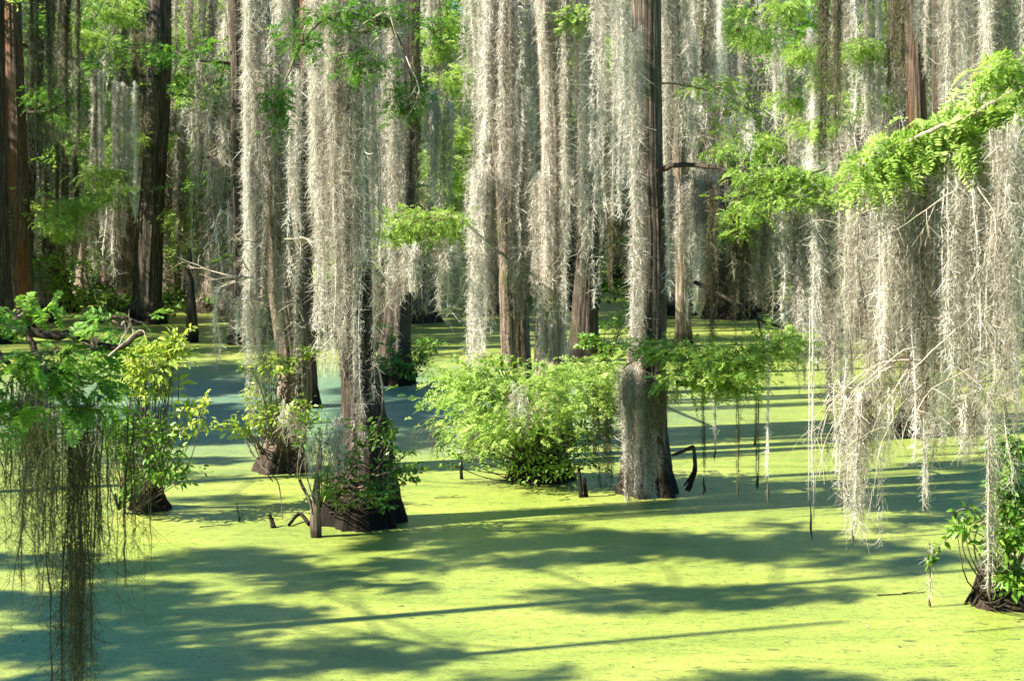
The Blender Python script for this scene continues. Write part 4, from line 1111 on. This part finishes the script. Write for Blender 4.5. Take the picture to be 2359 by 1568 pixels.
for x, d, px in sorted(spots, key=lambda s: s[2]):
    k = int(rng.integers(0, 7))
    tr, fo, mo, bark, leaf = protos[k]
    gi = max(i for i, m in enumerate(MARKS) if px >= m[0])
    row = 'nearer' if d < 70 else 'middle' if d < 92 else 'farthest'
    key = (gi, row, BARKWORD[bark.name])
    c = count_gap[key] = count_gap.get(key, -1) + 1
    a, b = MARKS[gi][1], MARKS[min(gi + 1, len(MARKS) - 1)][1]
    if gi == 0:
        a, b = 'the open swamp', 'the picture edge'
    lab = f'{ORD[c]} {key[2]} cypress of the {row} background between {a[4:]} and {b[4:]}'
    lab2 = f'moss on {ORD[c]} {key[2]} cypress of {row} background between {a[4:]} and {b[4:]}'
    rz = float(rng.uniform(0, 6.28))
    sc = float(rng.uniform(0.85, 1.2))
    root = empty('bald_cypress', (x, d, 0), lab, 'tree', 'cypresses of the background forest')
    root.rotation_euler = (0, 0, rz)
    root.scale = (sc, sc, sc)
    if k not in firsts:
        firsts[k] = (tr.build('trunk', bark, root, (0, 0, 0), True), fo.build('foliage', leaf, root), mo.build('spanish_moss', M_MOSS))
        m = firsts[k][2]
    else:
        for o in firsts[k][:2]:
            q = o.copy()
            COL.objects.link(q)
            q.parent = root
        m = firsts[k][2].copy()
        COL.objects.link(m)
    m.location, m.rotation_euler, m.scale = (x, d, 0), (0, 0, rz), (sc, sc, sc)
    tag(m, lab2, 'Spanish moss', 'moss on the background cypresses')

# far woods that close the view, one mass
rng = np.random.default_rng(9)
fw, ft = Geo(), Geo()
for k in range(300):
    d = rng.uniform(120, 150)
    px = rng.uniform(-250, 2600)
    z = rng.uniform(0.3, 22)
    pos, dr, sub = blob_points(((px - CX) / FPX * d, d, z), (2.6, 2.0, 1.5), 120, 8, rng)
    fronds(fw, pos, dr, 0.95 * rng.uniform(0.6, 1.3, 120), 3, 0.4, 0.13, rng, 0.4 + rng.normal(0, 0.18))
tag(fw.build('far_woods', M_LEAF), None, None, kind='stuff')
for k in range(110):
    d = rng.uniform(118, 150)
    px = rng.uniform(-250, 2600)
    x = (px - CX) / FPX * d
    tube(ft, [[x, d, -0.3], [x + rng.normal(0, .1), d, 1.2], [x + rng.normal(0, .3), d, 10], [x + rng.normal(0, .6), d, 24]], np.array([1.8, 1.0, 0.8, 0.3]) * rng.uniform(0.3, 0.55), 10, 0.5)
tag(ft.build('far_woods_trunks', M_BARK, None, (0, 0, 0), True), None, None, kind='stuff')
# ground growth on the far bank
ug = Geo()
for k in range(230):
    px = rng.uniform(-150, 2500)
    d = rng.uniform(63 if px < 560 else 72, 112)
    if d < 100 and 950 < px < 1130:
        continue
    pos, dr, sub = blob_points(((px - CX) / FPX * d, d, 0.45), (1.4, 1.0, 0.6), 80, 7, rng)
    leaves(ug, pos, dr, 0.26 * rng.uniform(0.5, 1.3, 80), 0.45, rng, 0.25 + rng.normal(0, 0.15))
tag(ug.build('undergrowth', M_BROAD), None, None, kind='stuff')

# ------------------------------------------------------------------ trees beside the camera, outside the picture: they throw the shade on the water
def shade_tree(bx, by, seed, lab, targets, H=13.0, r=0.3):
    """targets: patches of shade in photo px (px, py, rx, ry, height of the bough, count)"""
    rng = np.random.default_rng(seed)
    base = np.array([bx, by, 0.0])
    root = empty('bald_cypress', base, lab, 'tree', 'cypresses beside the camera, out of the picture')
    n = 30
    zz = np.linspace(-0.3, H, n)
    path = np.stack([bx + 0.1 * np.sin(zz * 0.5), by + 0 * zz, zz], -1)
    rad = r * (1 + 1.2 * np.exp(-np.maximum(zz, 0) / 0.8)) * (1 - 0.7 * np.clip(zz / H, 0, 1))
    trunk_geo(path, rad, 30, 60, seed).build('trunk', M_BARK, root, base, True)
    g = Geo()
    for (px, py, rx, ry, h, cnt) in targets:
        G = ground(px, py)
        dd = G[1]
        c = G - SUN_H * (h / TAN_EL) + np.array([0, 0, h])
        y2 = depth_of(py - ry) - depth_of(py + ry)
        rad3 = np.array([rx / FPX * dd, y2 / 2, 0.35])
        cnt = int(rad3[0] * rad3[1] * 3.14 * cnt * 2.4)
        k = max(14, int(rad3[0] * rad3[1] * 11))
        pos, dr, sub = blob_points(c, rad3, cnt, k, rng, 0.13)
        fronds(g, pos, dr, 0.34 * rng.uniform(0.6, 1.3, cnt), 5, 0.34, 0.09, rng, 0.5)
        t = Geo()
        st = np.array([bx, by, max(3.0, h - 1.0)])
        tube(t, smooth_path([st, (st + c) / 2 + rng.normal(0, 0.15, 3), c], 14), np.linspace(0.022, 0.01, 14), 7, 0.5)
        for e in sub[:16]:
            tube(t, smooth_path([c, (c + e) / 2 + rng.normal(0, 0.06, 3), e], 6), np.linspace(0.012, 0.004, 6), 5, 0.5)
        t.build('limb', M_BARK, root, base, True)
    g.build('foliage', M_LEAF, root, base)


shade_tree(-8.5, 16.2, 301, 'tall cypress out of the picture whose trunk throws the long shadow streak',
           [(1380, 1250, 380, 36, 9.5, 70), (1800, 1255, 260, 44, 10.5, 60), (1500, 1375, 420, 22, 10, 45), (1780, 1365, 220, 26, 9, 50), (1150, 1290, 250, 16, 9, 40), (2150, 1290, 200, 26, 11, 50), (1000, 1250, 150, 24, 9, 55)], 13.5, 0.14)
shade_tree(-9.5, 14.0, 302, 'broad cypress out of the picture shading the near duckweed',
           [(250, 1385, 300, 46, 8.5, 75), (600, 1300, 330, 34, 8.5, 75), (800, 1340, 220, 20, 8, 55), (150, 1495, 260, 36, 8, 70), (520, 1525, 380, 44, 8.5, 60), (900, 1515, 260, 26, 9, 45), (420, 1440, 200, 8, 9, 40), (60, 1290, 160, 18, 8, 60), (400, 1400, 420, 30, 8.5, 45), (350, 1490, 420, 40, 8.2, 40)], 10.8, 0.13)
shade_tree(-15.0, 5.0, 303, 'cypress out of the picture nearest the camera', [(1850, 1565, 360, 20, 11, 50), (1300, 1560, 200, 12, 11, 35), (100, 1590, 300, 30, 8, 60), (700, 1600, 400, 30, 9, 60), (1100, 1640, 500, 40, 10, 60)], 13, 0.2)
shade_tree(-20, 29, 304, 'cypress out of the picture shading the blue water by the leaning trunk',
           [(480, 850, 150, 18, 11, 50), (480, 895, 170, 18, 11.5, 60), (490, 950, 170, 24, 11.5, 70), (500, 1005, 180, 22, 11, 70), (960, 900, 150, 18, 12, 60), (950, 960, 150, 28, 12, 70), (970, 1015, 150, 24, 11, 70), (450, 1060, 200, 8, 10, 40),
            (450, 1100, 160, 6, 10, 40), (520, 760, 200, 12, 12, 40), (480, 868, 190, 30, 12, 45), (480, 975, 190, 40, 11, 45), (960, 940, 160, 50, 12.5, 40)], 16, 0.25)
shade_tree(-15, 24, 305, 'cypress out of the picture shading the water under the long strands',
           [(2260, 1075, 150, 20, 12, 55), (520, 1150, 140, 9, 10, 50), (2150, 1165, 180, 9, 11, 45)], 15, 0.2)

# ------------------------------------------------------------------ sun, sky, camera
w = bpy.data.worlds.new('World')
SC.world = w
w.use_nodes = True
nt = w.node_tree
bg = nt.nodes['Background']
sky = nt.nodes.new('ShaderNodeTexSky')
sky.sky_type = 'NISHITA'
sky.sun_disc = False
sky.sun_elevation = math.radians(SUN_EL)
to_sun = -SUN_H
sky.sun_rotation = math.atan2(to_sun[0], to_sun[1])
sky.air_density = 1.2
sky.dust_density = 0.4
sky.ozone_density = 5.0
hs = nt.nodes.new('ShaderNodeHueSaturation')
hs.inputs['Saturation'].default_value = 1.5
nt.links.new(sky.outputs[0], hs.inputs['Color'])
nt.links.new(hs.outputs[0], bg.inputs[0])
bg.inputs[1].default_value = 0.05
ld = bpy.data.lights.new('sun', 'SUN')
ld.energy = 5.0
ld.angle = math.radians(0.53)
ld.color = (1.0, 0.92, 0.78)
lo = bpy.data.objects.new('sun', ld)
COL.objects.link(lo)
from mathutils import Vector
dv = Vector((SUN_H[0] * math.cos(math.radians(SUN_EL)), SUN_H[1] * math.cos(math.radians(SUN_EL)), -math.sin(math.radians(SUN_EL))))
lo.rotation_euler = dv.to_track_quat('-Z', 'Y').to_euler()
lo.location = (-30, -20, 40)

cd = bpy.data.cameras.new('camera')
cam = bpy.data.objects.new('camera', cd)
COL.objects.link(cam)
cam.location = (0, 0, CAMH)
cam.rotation_euler = (math.radians(90), 0, 0)
cd.sensor_width = 36
cd.lens = FPX / 2358.0 * 36
cd.shift_y = -(784.0 - HY) / 2358.0
cd.clip_end = 2000
cd.dof.use_dof = True
cd.dof.focus_distance = 22
cd.dof.aperture_fstop = 5.6
SC.camera = cam

SC.view_settings.view_transform = 'Standard'
SC.view_settings.look = 'None'
SC.view_settings.exposure = 1.95
SC.view_settings.gamma = 1
SC.cycles.max_bounces = 6
SC.cycles.diffuse_bounces = 3
SC.cycles.glossy_bounces = 2
SC.cycles.transmission_bounces = 4
SC.cycles.use_denoising = True
SC.cycles.caustics_reflective = False
SC.cycles.caustics_refractive = False
